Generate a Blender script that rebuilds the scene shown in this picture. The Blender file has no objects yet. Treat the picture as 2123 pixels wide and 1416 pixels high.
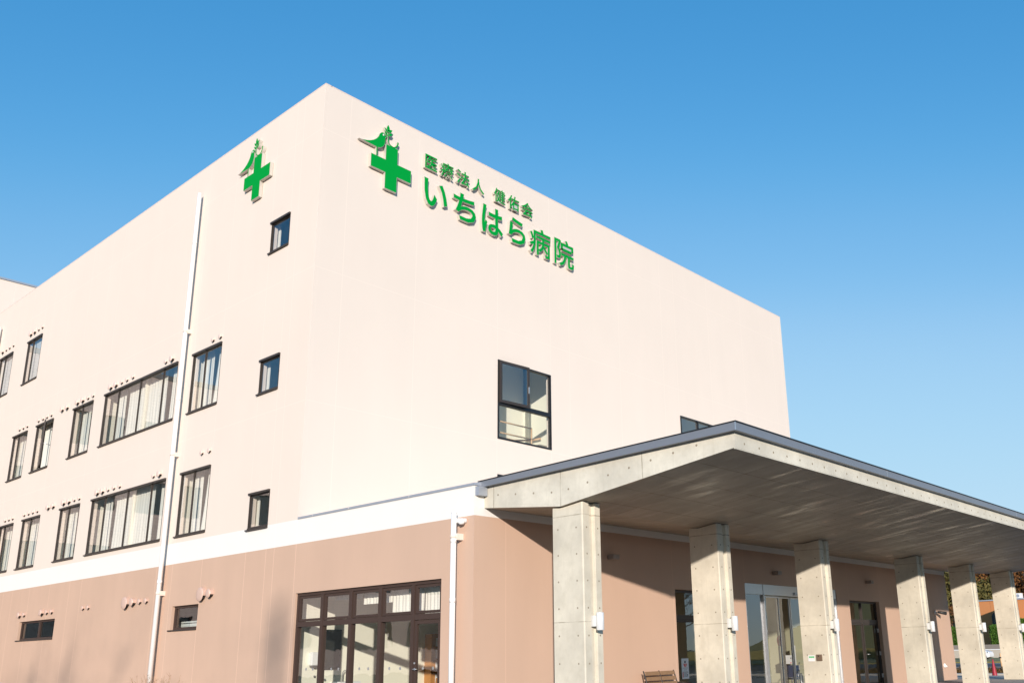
import bpy, bmesh, math, random
from mathutils import Vector, Matrix, noise
random.seed(7)
R = math.radians
scene = bpy.context.scene
col = scene.collection

# ---------------------------------------------------------------- camera
cam_d = bpy.data.cameras.new('camera')
cam = bpy.data.objects.new('camera', cam_d); col.objects.link(cam)
yaw, pitch, roll = 0.707494264, 0.277192508, -0.022570891
fw = Vector((math.cos(pitch)*math.cos(yaw), math.cos(pitch)*math.sin(yaw), math.sin(pitch)))
rt = Vector((math.sin(yaw), -math.cos(yaw), 0)); up = rt.cross(fw)
r_ = math.cos(roll)*rt + math.sin(roll)*up; u_ = -math.sin(roll)*rt + math.cos(roll)*up
m = Matrix((r_, u_, -fw)).transposed().to_4x4(); m.translation = (-13.5, 0, 1.49)
cam.matrix_world = m
cam_d.sensor_fit = 'HORIZONTAL'; cam_d.sensor_width = 36
cam_d.lens = 36*1879.266/2123
cam_d.shift_x = (1061.5-1207.6)/2123; cam_d.shift_y = (816.03-708)/2123
cam_d.clip_end = 3000
scene.camera = cam

# ---------------------------------------------------------------- light
SUN = Vector((1.068, 1.0, -0.3145)).normalized()
world = bpy.data.worlds.new('World'); scene.world = world; world.use_nodes = True
nt = world.node_tree; nt.nodes.clear()
sky = nt.nodes.new('ShaderNodeTexSky'); sky.sky_type = 'NISHITA'; sky.sun_disc = False
sky.sun_elevation = math.asin(-SUN.z); sky.sun_rotation = math.atan2(-SUN.x, -SUN.y)
sky.air_density = 1.0; sky.dust_density = 0.0; sky.ozone_density = 4.0; sky.altitude = 0
bg = nt.nodes.new('ShaderNodeBackground'); bg.inputs['Strength'].default_value = 0.13
wo = nt.nodes.new('ShaderNodeOutputWorld')
EXPOSURE = 0.12
def vm(op, a, b):
    n = nt.nodes.new('ShaderNodeVectorMath'); n.operation = op; nt.links.new(a, n.inputs[0]); n.inputs[1].default_value = (b, b, b); return n.outputs[0]
cv = nt.nodes.new('ShaderNodeRGBCurve')         # camera response for the clear blue sky
for ch, pts in enumerate((((0, 0), (.05, .045), (.07, .068), (.116, .20), (.181, .375), (.371, .52), (1, .80)),
                          ((0, 0), (.12, .26), (.161, .32), (.257, .49), (.388, .65), (.666, .75), (1, .84)),
                          ((0, 0), (.28, .60), (.339, .68), (.501, .83), (.685, .905), (.861, .92), (1, .93)))):
    c = cv.mapping.curves[ch]
    c.points[0].location = pts[0]; c.points[1].location = pts[-1]
    for p in pts[1:-1]: c.points.new(*p)
cv.mapping.update()
nt.links.new(vm('MULTIPLY', sky.outputs[0], 0.13), cv.inputs['Color'])
nt.links.new(vm('MULTIPLY', cv.outputs['Color'], 1/(0.13*2**EXPOSURE)), bg.inputs[0])
nt.links.new(bg.outputs[0], wo.inputs[0])
sl = bpy.data.lights.new('sun', 'SUN'); sl.energy = 4.6; sl.angle = R(0.8); sl.color = (1.0, 0.91, 0.83)
so = bpy.data.objects.new('sun', sl); col.objects.link(so); so.rotation_euler = SUN.to_track_quat('-Z', 'Y').to_euler()
so.location = (-40, -40, 40)
scene.view_settings.view_transform = 'Standard'; scene.view_settings.look = 'None'
scene.view_settings.exposure = EXPOSURE; scene.view_settings.gamma = 1
scene.cycles.max_bounces = 8; scene.cycles.transparent_max_bounces = 16
scene.cycles.caustics_reflective = False; scene.cycles.caustics_refractive = False

# ---------------------------------------------------------------- helpers
def tag(o, label=None, cat=None, group=None, kind=None):
    if label: o['label'] = label
    if cat: o['category'] = cat
    if group: o['group'] = group
    if kind: o['kind'] = kind
    return o
def empty(name, loc, label=None, cat=None, group=None, rz=0):
    o = bpy.data.objects.new(name, None); col.objects.link(o); o.location = loc
    o.rotation_euler = (0, 0, rz); o.empty_display_size = .2
    return tag(o, label, cat, group)
def offset_of(p):
    v = Vector((0, 0, 0))
    while p: v += p.location; p = p.parent
    return v
class MB:
    def __init__(s): s.v = []; s.f = []; s.m = []; s.sm = []
    def add(s, vs, fs, m=0, smooth=False):
        b = len(s.v); s.v += [tuple(v) for v in vs]
        for f in fs: s.f.append([b+i for i in f]); s.m.append(m); s.sm.append(smooth)
        return s
    def box(s, x0, x1, y0, y1, z0, z1, m=0):
        if x0 > x1: x0, x1 = x1, x0
        if y0 > y1: y0, y1 = y1, y0
        if z0 > z1: z0, z1 = z1, z0
        vs = [(x, y, z) for z in (z0, z1) for y in (y0, y1) for x in (x0, x1)]
        return s.add(vs, [(0,2,3,1),(4,5,7,6),(0,1,5,4),(2,6,7,3),(0,4,6,2),(1,3,7,5)], m)
    def quad(s, a, b, c, d, m=0): return s.add([a, b, c, d], [(0,1,2,3)], m)
    def tube(s, pts, r, n=8, m=0, caps=True):
        pts = [Vector(p) for p in pts]; rs = r if isinstance(r, (list, tuple)) else [r]*len(pts)
        vs = []; fs = []; prev = None
        for i, p in enumerate(pts):
            d = (pts[min(i+1, len(pts)-1)] - pts[max(i-1, 0)]).normalized()
            a = prev if prev is not None else (Vector((0,0,1)) if abs(d.z) < .9 else Vector((1,0,0)))
            e1 = (a - d*a.dot(d)).normalized(); prev = e1; e2 = d.cross(e1)
            for k in range(n):
                t = 2*math.pi*k/n; vs.append(p + rs[i]*(math.cos(t)*e1 + math.sin(t)*e2))
        for i in range(len(pts)-1):
            for k in range(n):
                a = i*n+k; b = i*n+(k+1) % n; fs.append((a, b, b+n, a+n))
        s.add(vs, fs, m, True)
        if caps:
            b = len(s.v)-len(vs)
            s.f.append([b+k for k in range(n)][::-1]); s.m.append(m); s.sm.append(False)
            s.f.append([b+len(vs)-n+k for k in range(n)]); s.m.append(m); s.sm.append(False)
        return s
    def prism(s, poly, f0, f1, m=0):     # poly of 2-D points, f0/f1 map a point to the two end planes
        n = len(poly); vs = [f0(*p) for p in poly] + [f1(*p) for p in poly]
        fs = [list(range(n))[::-1], [n+i for i in range(n)]] + [(i, (i+1) % n, n+(i+1) % n, n+i) for i in range(n)]
        return s.add(vs, fs, m)
    def lathe(s, prof, c, n=24, m=0):    # prof (r, z)
        vs = []; fs = []
        for r, z in prof:
            for k in range(n):
                t = 2*math.pi*k/n; vs.append((c[0]+r*math.cos(t), c[1]+r*math.sin(t), c[2]+z))
        for i in range(len(prof)-1):
            for k in range(n):
                a = i*n+k; b = i*n+(k+1) % n; fs.append((a, b, b+n, a+n))
        return s.add(vs, fs, m, True)
    def build(s, name, mats, parent=None, local=False, normals=True):
        me = bpy.data.meshes.new(name)
        off = Vector((0,0,0)) if local else offset_of(parent)
        me.from_pydata([Vector(v)-off for v in s.v], [], s.f)
        if not isinstance(mats, (list, tuple)): mats = [mats]
        for mt in mats: me.materials.append(mt)
        me.polygons.foreach_set('material_index', s.m); me.polygons.foreach_set('use_smooth', s.sm)
        if normals:
            bm = bmesh.new(); bm.from_mesh(me); bmesh.ops.recalc_face_normals(bm, faces=bm.faces); bm.to_mesh(me); bm.free()
        me.update()
        o = bpy.data.objects.new(name, me); col.objects.link(o); o.parent = parent
        return o
def bevel(o, w=.01, n=2):
    md = o.modifiers.new('bevel', 'BEVEL'); md.width = w; md.segments = n; md.limit_method = 'ANGLE'; md.angle_limit = R(40)
    return o
def kids(o): return [c for c in bpy.data.objects if c.parent == o]
def copy_tree(o, parent=None, tree=None):
    if tree is None:
        tree = {}
        for c in bpy.data.objects:
            if c.parent: tree.setdefault(c.parent.name, []).append(c)
    c = o.copy(); col.objects.link(c); c.parent = parent
    for ch in tree.get(o.name, []): copy_tree(ch, c, tree)
    return c

# ---------------------------------------------------------------- materials
class NT:
    def __init__(s, name):
        s.mat = bpy.data.materials.new(name); s.mat.use_nodes = True; s.t = s.mat.node_tree; s.n = s.t.nodes
        s.b = s.n['Principled BSDF']; s.out = s.n['Material Output']
    def new(s, ty, **kw):
        n = s.n.new(ty)
        for k, v in kw.items(): setattr(n, k, v)
        return n
    def link(s, a, b): s.t.links.new(a, b)
    def val(s, x, sock):
        if isinstance(x, (int, float)): sock.default_value = x
        elif isinstance(x, (tuple, list)): sock.default_value = (*x, 1) if len(x) == 3 and sock.type == 'RGBA' else x
        else: s.link(x, sock)
    def math(s, op, a, b=0.0, c=None):
        n = s.new('ShaderNodeMath', operation=op); s.val(a, n.inputs[0]); s.val(b, n.inputs[1])
        if c is not None: s.val(c, n.inputs[2])
        return n.outputs[0]
    def pos(s):
        g = s.new('ShaderNodeNewGeometry'); x = s.new('ShaderNodeSeparateXYZ'); s.link(g.outputs['Position'], x.inputs[0])
        return g.outputs['Position'], x.outputs[0], x.outputs[1], x.outputs[2]
    def noise(s, vec, scale, detail=4, rough=.55, sc=None):
        if sc:
            mp = s.new('ShaderNodeMapping'); mp.inputs['Scale'].default_value = sc; s.link(vec, mp.inputs[0]); vec = mp.outputs[0]
        n = s.new('ShaderNodeTexNoise'); s.link(vec, n.inputs['Vector']); n.inputs['Scale'].default_value = scale
        n.inputs['Detail'].default_value = detail; n.inputs['Roughness'].default_value = rough
        return n.outputs['Fac']
    def ramp(s, f, a, b, lo=0., hi=1.):
        n = s.new('ShaderNodeMapRange'); s.val(f, n.inputs[0]); n.inputs[1].default_value = a; n.inputs[2].default_value = b
        n.inputs[3].default_value = lo; n.inputs[4].default_value = hi
        return n.outputs[0]
    def mix(s, f, a, b):
        n = s.new('ShaderNodeMix', data_type='RGBA'); s.val(f, n.inputs[0])
        s.val(a, n.inputs[6]); s.val(b, n.inputs[7]); return n.outputs[2]
    def bump(s, h, strength=.3, dist=.01):
        n = s.new('ShaderNodeBump'); n.inputs['Strength'].default_value = strength; n.inputs['Distance'].default_value = dist
        s.link(h, n.inputs['Height']); s.link(n.outputs[0], s.b.inputs['Normal']); return n
    def near(s, x, c, w):                 # 1 within w of c
        d = s.math('ABSOLUTE', s.math('SUBTRACT', x, c)); return s.math('LESS_THAN', d, w)
    def any(s, items):
        r = items[0]
        for i in items[1:]: r = s.math('MAXIMUM', r, i)
        return r
def simple(name, color, rough=.5, metal=0., var=.0, scale=8, spec=None, bump=0.):
    t = NT(name); t.b.inputs['Roughness'].default_value = rough; t.b.inputs['Metallic'].default_value = metal
    if spec is not None: t.b.inputs['Specular IOR Level'].default_value = spec
    p = t.pos()[0]; n = t.noise(p, scale)
    c2 = tuple(max(0, c*(1-var)) for c in color); c1 = tuple(min(1, c*(1+var)) for c in color)
    t.link(t.mix(n, c2, c1), t.b.inputs['Base Color'])
    if bump: t.bump(n, bump)
    return t.mat

SEAM_L = [22.82, 24.32, 23.24, 26.82, 28.72, 29.8, 35.68, 36.76, 38.67, 40.74, 42.63, 43.68, 45.4, 47.3, 49.0, 21.74]
SEAM_R = [0.97, 3.72, 7.39, 10.12, 11.19, 14.3, 17.35, 18.4, 21.15, 24.2, 27.3]
SEAM_Z = [8.44, 12.5, 17.05]
def wall_mat(name, color, left, seamz=True, dirt=.02, seam_light=.12):
    t = NT(name); p, x, y, z = t.pos(); u = y if left else x
    seams = [t.near(u, c, .011) for c in (SEAM_L if left else SEAM_R)]
    if seamz: seams += [t.near(z, c, .009) for c in SEAM_Z]
    sm = t.any(seams)
    n1 = t.noise(p, .35, 3); n2 = t.noise(p, 1.1, 5, sc=(1, 1, .18)); n3 = t.noise(p, 160, 2)
    f = t.math('ADD', t.math('MULTIPLY', n1, .5), t.math('MULTIPLY', n2, .5))
    c = t.mix(t.ramp(f, .3, .7), tuple(k*(1-dirt) for k in color), tuple(min(1, k*(1+dirt)) for k in color))
    c = t.mix(t.ramp(n3, .3, .7, 0, .06), c, tuple(k*.72 for k in color))
    c = t.mix(t.math('MULTIPLY', sm, .5), c, tuple(min(.95, k*(1+seam_light)) for k in color))
    t.link(c, t.b.inputs['Base Color'])
    t.b.inputs['Roughness'].default_value = .82; t.b.inputs['Specular IOR Level'].default_value = .25
    rib = t.math('SINE', t.math('MULTIPLY', u, 2*math.pi/.05))
    h = t.math('ADD', t.math('MULTIPLY', rib, .12), t.math('ADD', t.math('MULTIPLY', n3, .8), t.math('MULTIPLY', sm, -1.0)))
    t.bump(h, .16, .004)
    return t.mat
CREAM = (.80, .685, .585); BLUSH = (.60, .408, .298); WHITE = (.84, .80, .74)
M = {}
M['cream_l'] = wall_mat('cream_panel_left', CREAM, True); M['cream_r'] = wall_mat('cream_panel_right', CREAM, False)
M['blush_l'] = wall_mat('blush_panel_left', BLUSH, True, False, .06, .45); M['blush_r'] = wall_mat('blush_panel_right', BLUSH, False, False, .05, .2)
M['white_l'] = wall_mat('white_band_left', WHITE, True, False, .015, .04); M['white_r'] = wall_mat('white_band_right', WHITE, False, False, .015, .04)
M['bronze'] = simple('dark_bronze_frame', (.045, .034, .028), .5, .1, .1)
M['black'] = simple('black_frame', (.018, .017, .018), .4, .2, .1)
M['brown'] = simple('brown_door_frame', (.062, .038, .030), .6, .0, .1, spec=.3)
M['dark'] = simple('hood_inner_shade', (.02, .015, .012), .9)  # near-black colour that stands for the shade inside the vent hoods
M['silver'] = simple('brushed_aluminium', (.62, .62, .62), .35, .75, .05)
M['pipe'] = simple('white_pipe', (.88, .87, .85), .35, 0, .02)
M['gray_metal'] = simple('grey_metal_fascia', (.22, .235, .265), .45, .25, .05, 3)
M['gray_trim'] = simple('pale_grey_trim', (.42, .45, .50), .4, .4, .05, 3)
M['green'] = simple('green_sign_face', (.0, .31, .042), .7, 0, .02, spec=.06)
M['sign_side'] = simple('silver_sign_return', (.62, .58, .51), .42, .2, .03)
M['room'] = simple('white_interior_wall', (.88, .85, .72), .8, 0, .02, 1)
M['ceil'] = simple('interior_ceiling', (.72, .74, .74), .8, 0, .02, 2)
M['floor_in'] = simple('interior_floor', (.35, .28, .20), .5, 0, .1, 2)
M['wood'] = simple('orange_wood', (.50, .22, .06), .5, 0, .12, 6)
M['rail_wood'] = simple('beige_handrail', (.68, .42, .22), .45, 0, .08, 6)
M['red'] = simple('red_sticker', (.75, .03, .02), .4)
M['cone'] = simple('red_cone_plastic', (.36, .018, .035), .5, 0, .08, 6)
M['paper'] = simple('white_paper', (.80, .80, .80), .5)
M['ink'] = simple('black_ink', (.03, .03, .03), .5)
M['lamp'] = simple('satin_aluminium_lamp', (.82, .82, .81), .32, .25, .02)
M['spot'] = simple('brown_grey_lamp_housing', (.34, .28, .24), .5, .1, .05)
M['bench_slat'] = simple('brown_bench_slats', (.27, .16, .085), .55, 0, .18, 9)
M['bench_metal'] = simple('grey_bench_frame', (.12, .12, .12), .45, .5, .05)

def glass(name, tint=(1, 1, 1), ior=1.9, wobble=.0):
    t = NT(name); t.n.remove(t.b)
    fr = t.new('ShaderNodeFresnel'); 
    ge = t.new('ShaderNodeNewGeometry')
    t.link(t.ramp(ge.outputs['Backfacing'], 0, 1, ior, 1/ior), fr.inputs['IOR'])
    tr = t.new('ShaderNodeBsdfTransparent'); tr.inputs[0].default_value = (*tint, 1)
    gl = t.new('ShaderNodeBsdfGlossy'); gl.inputs['Roughness'].default_value = 0.0; gl.inputs[0].default_value = (.95, .97, 1, 1)
    if wobble:
        p = t.pos()[0]; n = t.noise(p, 1.3, 2); bp = t.new('ShaderNodeBump'); bp.inputs['Strength'].default_value = wobble
        bp.inputs['Distance'].default_value = .02; t.link(n, bp.inputs['Height']); t.link(bp.outputs[0], gl.inputs['Normal'])
    mx = t.new('ShaderNodeMixShader'); t.link(fr.outputs[0], mx.inputs[0]); t.link(tr.outputs[0], mx.inputs[1]); t.link(gl.outputs[0], mx.inputs[2])
    t.link(mx.outputs[0], t.out.inputs[0]); return t.mat
M['glass'] = glass('window_glass', (.98, .985, .97), 2.4, .05)
M['glass_clear'] = glass('clear_glass', (.95, .97, .94), 1.9, .12)
M['glass_dark'] = glass('tinted_glass', (.66, .70, .66), 2.1, .10)

def curtain_mat():
    t = NT('curtain_cloth'); p = t.pos()[0]; n = t.noise(p, 3, 3)
    t.link(t.mix(n, (.78, .77, .68), (.88, .86, .78)), t.b.inputs['Base Color']); t.b.inputs['Roughness'].default_value = .9
    return t.mat
M['curtain'] = curtain_mat()
M['blind_or_sunlit_panel'] = simple('pale_blind', (.62, .64, .62), .7, 0, .03)

def concrete(name, base, dots=None, soffit=False, cols=False):
    t = NT(name); p, x, y, z = t.pos()
    n1 = t.noise(p, .9, 6, .6); n2 = t.noise(p, 7, 5, .65); n3 = t.noise(p, 55, 3, .6)
    c = t.mix(t.ramp(n1, .32, .68), tuple(k*.80 for k in base), tuple(min(1, k*1.12) for k in base))
    c = t.mix(t.ramp(n2, .45, .8, 0, .35), c, tuple(k*f for k, f in zip(base, (.70, .68, .62))))
    c = t.mix(t.ramp(n3, .62, .75, 0, .16), c, tuple(k*.62 for k in base))
    streak = t.noise(p, 2.2, 6, .7, sc=(3.0, 3.0, .22))
    if not soffit:
        c = t.mix(t.ramp(streak, .55, .78, 0, .30), c, tuple(k*f for k, f in zip(base, (.60, .57, .50))))
    seams = []
    wob = t.math('MULTIPLY', t.math('SUBTRACT', t.noise(p, 4, 3), .5), .02)
    if cols:
        zz = t.math('ADD', z, wob); seams = [t.near(zz, 4.18, .010), t.near(zz, 2.065, .008)]
    elif soffit:
        xx = t.math('ADD', x, wob); yy = t.math('ADD', y, wob)
        fx = t.math('ABSOLUTE', t.math('SUBTRACT', t.math('FRACT', t.math('DIVIDE', t.math('SUBTRACT', xx, .3), 1.8)), .5))
        fy = t.math('ABSOLUTE', t.math('SUBTRACT', t.math('FRACT', t.math('DIVIDE', t.math('SUBTRACT', yy, 8.24), .9)), .5))
        seams = [t.math('GREATER_THAN', fx, .4930), t.math('GREATER_THAN', fy, .4860)]
    else:
        yy = t.math('ADD', y, wob); seams = [t.near(yy, 14.45, .012), t.near(yy, 12.46, .012), t.near(yy, 10.33, .010)]
    sm = t.any(seams)
    fade = t.ramp(t.noise(p, 2.5, 2), .35, .6, .25, .85)
    c = t.mix(t.math('MULTIPLY', sm, fade), c, tuple(k*f for k, f in zip(base, (.42, .38, .32))))
    t.link(c, t.b.inputs['Base Color'])
    if soffit:
        wet = t.noise(p, 1.0, 4, .6, sc=(2.6, .55, 1))
        t.link(t.ramp(wet, .30, .52, .24, .62), t.b.inputs['Roughness'])
        t.b.inputs['Specular IOR Level'].default_value = .55
        t.bump(t.math('ADD', t.math('MULTIPLY', n1, 1.2), t.math('MULTIPLY', n2, .25)), .22, .008)
    else:
        t.b.inputs['Roughness'].default_value = .8
        t.bump(t.math('ADD', t.math('ADD', n3, t.math('MULTIPLY', n2, 1.5)), t.math('MULTIPLY', sm, -2)), .22, .005)
    return t.mat
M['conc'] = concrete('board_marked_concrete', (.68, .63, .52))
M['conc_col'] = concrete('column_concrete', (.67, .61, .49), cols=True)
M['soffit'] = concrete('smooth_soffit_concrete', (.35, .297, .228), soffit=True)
M['tie'] = simple('tie_hole', (.30, .25, .18), .9, 0, .2, 20)

# ---------------------------------------------------------------- setting
def ground_mat(name, a, b, scale=1.2, rough=.9, fine=90):
    t = NT(name); p = t.pos()[0]; n = t.noise(p, scale, 5); n2 = t.noise(p, fine, 2)
    c = t.mix(t.ramp(n, .3, .7), a, b); c = t.mix(t.ramp(n2, .4, .7, 0, .35), c, tuple(k*.6 for k in a))
    t.link(c, t.b.inputs['Base Color']); t.b.inputs['Roughness'].default_value = rough; t.bump(n2, .3); return t.mat
M['asphalt'] = ground_mat('asphalt', (.045, .048, .055), (.065, .067, .072))
M['paving'] = ground_mat('pale_paving', (.34, .31, .28), (.42, .38, .34), .8)
M['bluepaint'] = ground_mat('blue_painted_asphalt', (.03, .09, .30), (.05, .12, .36))
M['linewhite'] = ground_mat('white_line_paint', (.65, .65, .62), (.75, .75, .72), 3)
M['grass'] = ground_mat('dry_grass', (.20, .17, .05), (.30, .24, .08), 2, fine=25)
M['kerb'] = ground_mat('kerb_concrete', (.45, .42, .36), (.55, .50, .44), 2)

GZ = -.14
g = MB(); g.quad((-1500, -1500, GZ), (1500, -1500, GZ), (1500, 1500, GZ), (-1500, 1500, GZ))
tag(g.build('ground', M['asphalt']), kind='structure')
g = MB(); g.box(-4.0, 33.2, 5.0, 17.5, GZ-.1, 0.0); tag(g.build('terrace', M['paving']), kind='structure')
g = MB(); g.box(-4.0, -.002, 17.5, 60, GZ-.1, -.01); tag(g.build('pavement', M['paving']), kind='structure')
g = MB(); g.box(33.6, 35.9, 6, 24, GZ-.05, GZ+.004); tag(g.build('parking_bay', M['bluepaint']), kind='structure')
g = MB()
for x in (33.35, 36.1, 45.0, 55.0, 66.0): g.box(x, x+.14, -10, 60, GZ-.05, GZ+.008)
tag(g.build('parking_lines', M['linewhite']), kind='structure')
g = MB(); g.box(37.2, 38.2, -10, 60, GZ-.05, GZ+.10); tag(g.build('kerb', M['kerb']), kind='structure')
g = MB(); g.box(69.5, 94, -60, 120, GZ-.05, GZ+.10); tag(g.build('grass_verge', M['grass']), kind='structure')

# ---------------------------------------------------------------- hospital
YW, YU, XE, TOP = 14.75, 21.73, 28.45, 18.6
def P(plane, c, u, d, z): return (c+d, u, z) if plane == 'X' else (u, c+d, z)
def wbox(mb, plane, c, u0, u1, d0, d1, z0, z1, m=0):
    a = P(plane, c, u0, d0, z0); b = P(plane, c, u1, d1, z1)
    return mb.box(a[0], b[0], a[1], b[1], a[2], b[2], m)
def facade(mb, plane, c, u0, u1, z0, z1, holes, th, m=0, mi=None):
    holes = [h for h in holes if h[0] < u1 and h[1] > u0 and h[2] < z1 and h[3] > z0]
    us = sorted({u0, u1, *[min(max(v, u0), u1) for h in holes for v in h[:2]]})
    zs = sorted({z0, z1, *[min(max(v, z0), z1) for h in holes for v in h[2:]]})
    def solid(i, j):
        if i < 0 or j < 0 or i >= len(us)-1 or j >= len(zs)-1: return None
        cu, cz = (us[i]+us[i+1])/2, (zs[j]+zs[j+1])/2
        return not any(h[0] < cu < h[1] and h[2] < cz < h[3] for h in holes)
    for i in range(len(us)-1):
        for j in range(len(zs)-1):
            if not solid(i, j): continue
            a, b, e, f = us[i], us[i+1], zs[j], zs[j+1]
            for d in (0, th):
                mb.quad(P(plane, c, a, d, e), P(plane, c, b, d, e), P(plane, c, b, d, f), P(plane, c, a, d, f), m if d == 0 or mi is None else mi)
            for (di, dj, q) in ((-1, 0, (a, e, a, f)), (1, 0, (b, e, b, f)), (0, -1, (a, e, b, e)), (0, 1, (a, f, b, f))):
                if solid(i+di, j+dj) is False:
                    (p, s_, r, w) = q
                    mb.quad(P(plane, c, p, 0, s_), P(plane, c, p, th, s_), P(plane, c, r, th, w), P(plane, c, r, 0, w), m)
    return mb

# windows of the left face: (y0, y1, z0, z1, mullion ys, kind)
WL = [(47.25, 49.05, 13.78, 15.88, [48.35], 'tall'), (43.60, 45.38, 13.78, 15.88, [44.72], 'tall'),
      (26.82, 28.74, 9.31, 11.40, [27.90], 'tall'), (29.79, 35.70, 9.32, 11.40, [30.88, 32.69, 34.5], 'big'),
      (36.75, 38.68, 9.32, 11.40, [37.82], 'tall'), (40.74, 42.64, 9.31, 11.40, [41.72], 'open'), (43.67, 45.43, 9.30, 11.38, [44.8], 'tall'),
      (26.82, 28.74, 5.26, 7.35, [27.90], 'tall'), (29.80, 35.70, 5.26, 7.34, [30.86, 32.69, 34.55], 'big'),
      (36.77, 38.69, 5.26, 7.34, [37.85], 'tall'), (40.74, 42.70, 5.26, 7.34, [41.79], 'tall'), (43.72, 45.42, 5.27, 7.33, [44.84], 'tall'),
      (47.35, 49.1, 9.31, 11.39, [48.3], 'tall'), (47.35, 49.1, 5.27, 7.33, [48.3], 'tall'),
      (23.23, 24.31, 13.65, 14.75, [], 'small'), (23.24, 24.33, 9.07, 10.18, [], 'small'), (23.25, 24.34, 5.03, 6.12, [], 'small'),
      (37.76, 41.38, 2.38, 3.12, [39.46], 'ground'), (26.82, 28.48, 2.38, 3.12, [], 'ground'),
      (15.80, 21.62, .05, 3.13, [16.84, 18.06, 19.24, 20.46], 'shop')]
WR = [(7.41, 10.11, 8.52, 11.34), (18.43, 21.12, 8.52, 11.32), (7.41, 10.11, 4.9, 7.29)]
DR = [(7.48, 10.09, .05, 3.10), (11.19, 17.42, 0.0, 3.42), (18.41, 21.02, 0.0, 3.09)]
hl = [w[:4] for w in WL]

hosp = empty('hospital_building', (0, YU, 0), 'cream and pinkish brown hospital block with a white band, seen at its tall corner', 'building')
mb = MB(); facade(mb, 'X', 0, YU, 52, 5.09, TOP, hl, .22, 0)
mb.m = [0]*len(mb.f)
facade(mb, 'Y', YU, .0, XE, 5.09, TOP, WR, .22, 1)
mb.quad((XE, YU, 0), (XE, 52, 0), (XE, 52, TOP), (XE, YU, TOP), 1)
mb.quad((0, 52, 0), (XE, 52, 0), (XE, 52, TOP), (0, 52, TOP), 1)
wall_up = mb.build('upper_wall', [M['cream_l'], M['cream_r']], hosp, normals=False)
mb = MB(); mb.box(.004, XE-.004, YU+.004, 51.99, TOP-.35, TOP-.002); mb.build('roof', M['kerb'], hosp)
mb = MB(); mb.box(-.003, .22, YU-.003, 51.9, TOP-.004, TOP+.03); mb.box(.2, XE+.003, YU-.003, YU+.22, TOP-.004, TOP+.03)
mb.build('coping', simple('cream_coping', (.78, .62, .53), .6), hosp)
mb = MB(); facade(mb, 'X', 0, YW, 52, 4.43, 5.09, [], .22, 0); mb.m = [0]*len(mb.f)
facade(mb, 'Y', YW, 0, XE, 4.43, 5.09, [], .22, 1)
mb.quad((0, YW, 5.09), (XE, YW, 5.09), (XE, YU, 5.09), (0, YU, 5.09), 1)
mb.quad((XE, YW, 4.43), (XE, YU, 4.43), (XE, YU, 5.09), (XE, YW, 5.09), 1)
mb.build('white_band', [M['white_l'], M['white_r']], hosp, normals=False)
mb = MB(); facade(mb, 'X', 0, YW, 52, -.05, 4.43, hl, .22, 0); mb.m = [0]*len(mb.f)
facade(mb, 'Y', YW, 0, XE, -.05, 4.43, DR, .22, 1)
mb.quad((XE, YW, -.05), (XE, YU, -.05), (XE, YU, 4.43), (XE, YW, 4.43), 1)
mb.build('base_wall', [M['blush_l'], M['blush_r']], hosp, normals=False)
mb = MB(); mb.box(-.022, .10, YW-.03, YU-.01, 5.091, 5.145); mb.box(.103, .28, YW-.028, YW+.1, 5.092, 5.168)
for y in (17.0, 19.4, 21.0): mb.box(-.028, .02, y, y+.04, 5.095, 5.15, 1)
mb.build('roof_edge_trim', [M['gray_trim'], M['silver']], hosp)

# interior: floors, ceilings, partitions
mb = MB()
for z in (4.35, 8.32, 12.36, 16.3): mb.box(.225, XE-.3, YU+.24, 51.8, z, z+.25)
mb.box(.225, XE-.25, YW+.225, 51.8, 3.45, 3.6)
mb.build('floor_slab', M['ceil'], hosp)
mb = MB()
for z0, z1 in ((4.6, 8.3), (8.57, 12.34), (12.61, 16.28)):
    mb.box(4.5, 4.6, YU+.25, 51.7, z0, z1)
    for y in (22.6, 25.6, 28.86, 32.72, 35.86, 38.8, 42.8, 45.55, 49.2, 26.6, 36.5, 40.4, 43.45, 46.9): mb.box(.24, 4.49, y, y+.1, z0, z1)
mb.build('partition', M['room'], hosp)
mb = MB(); mb.box(.0, 8, YW+.23, 51.7, -.02, .02)
mb.build('interior_floor', M['floor_in'], hosp)

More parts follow.
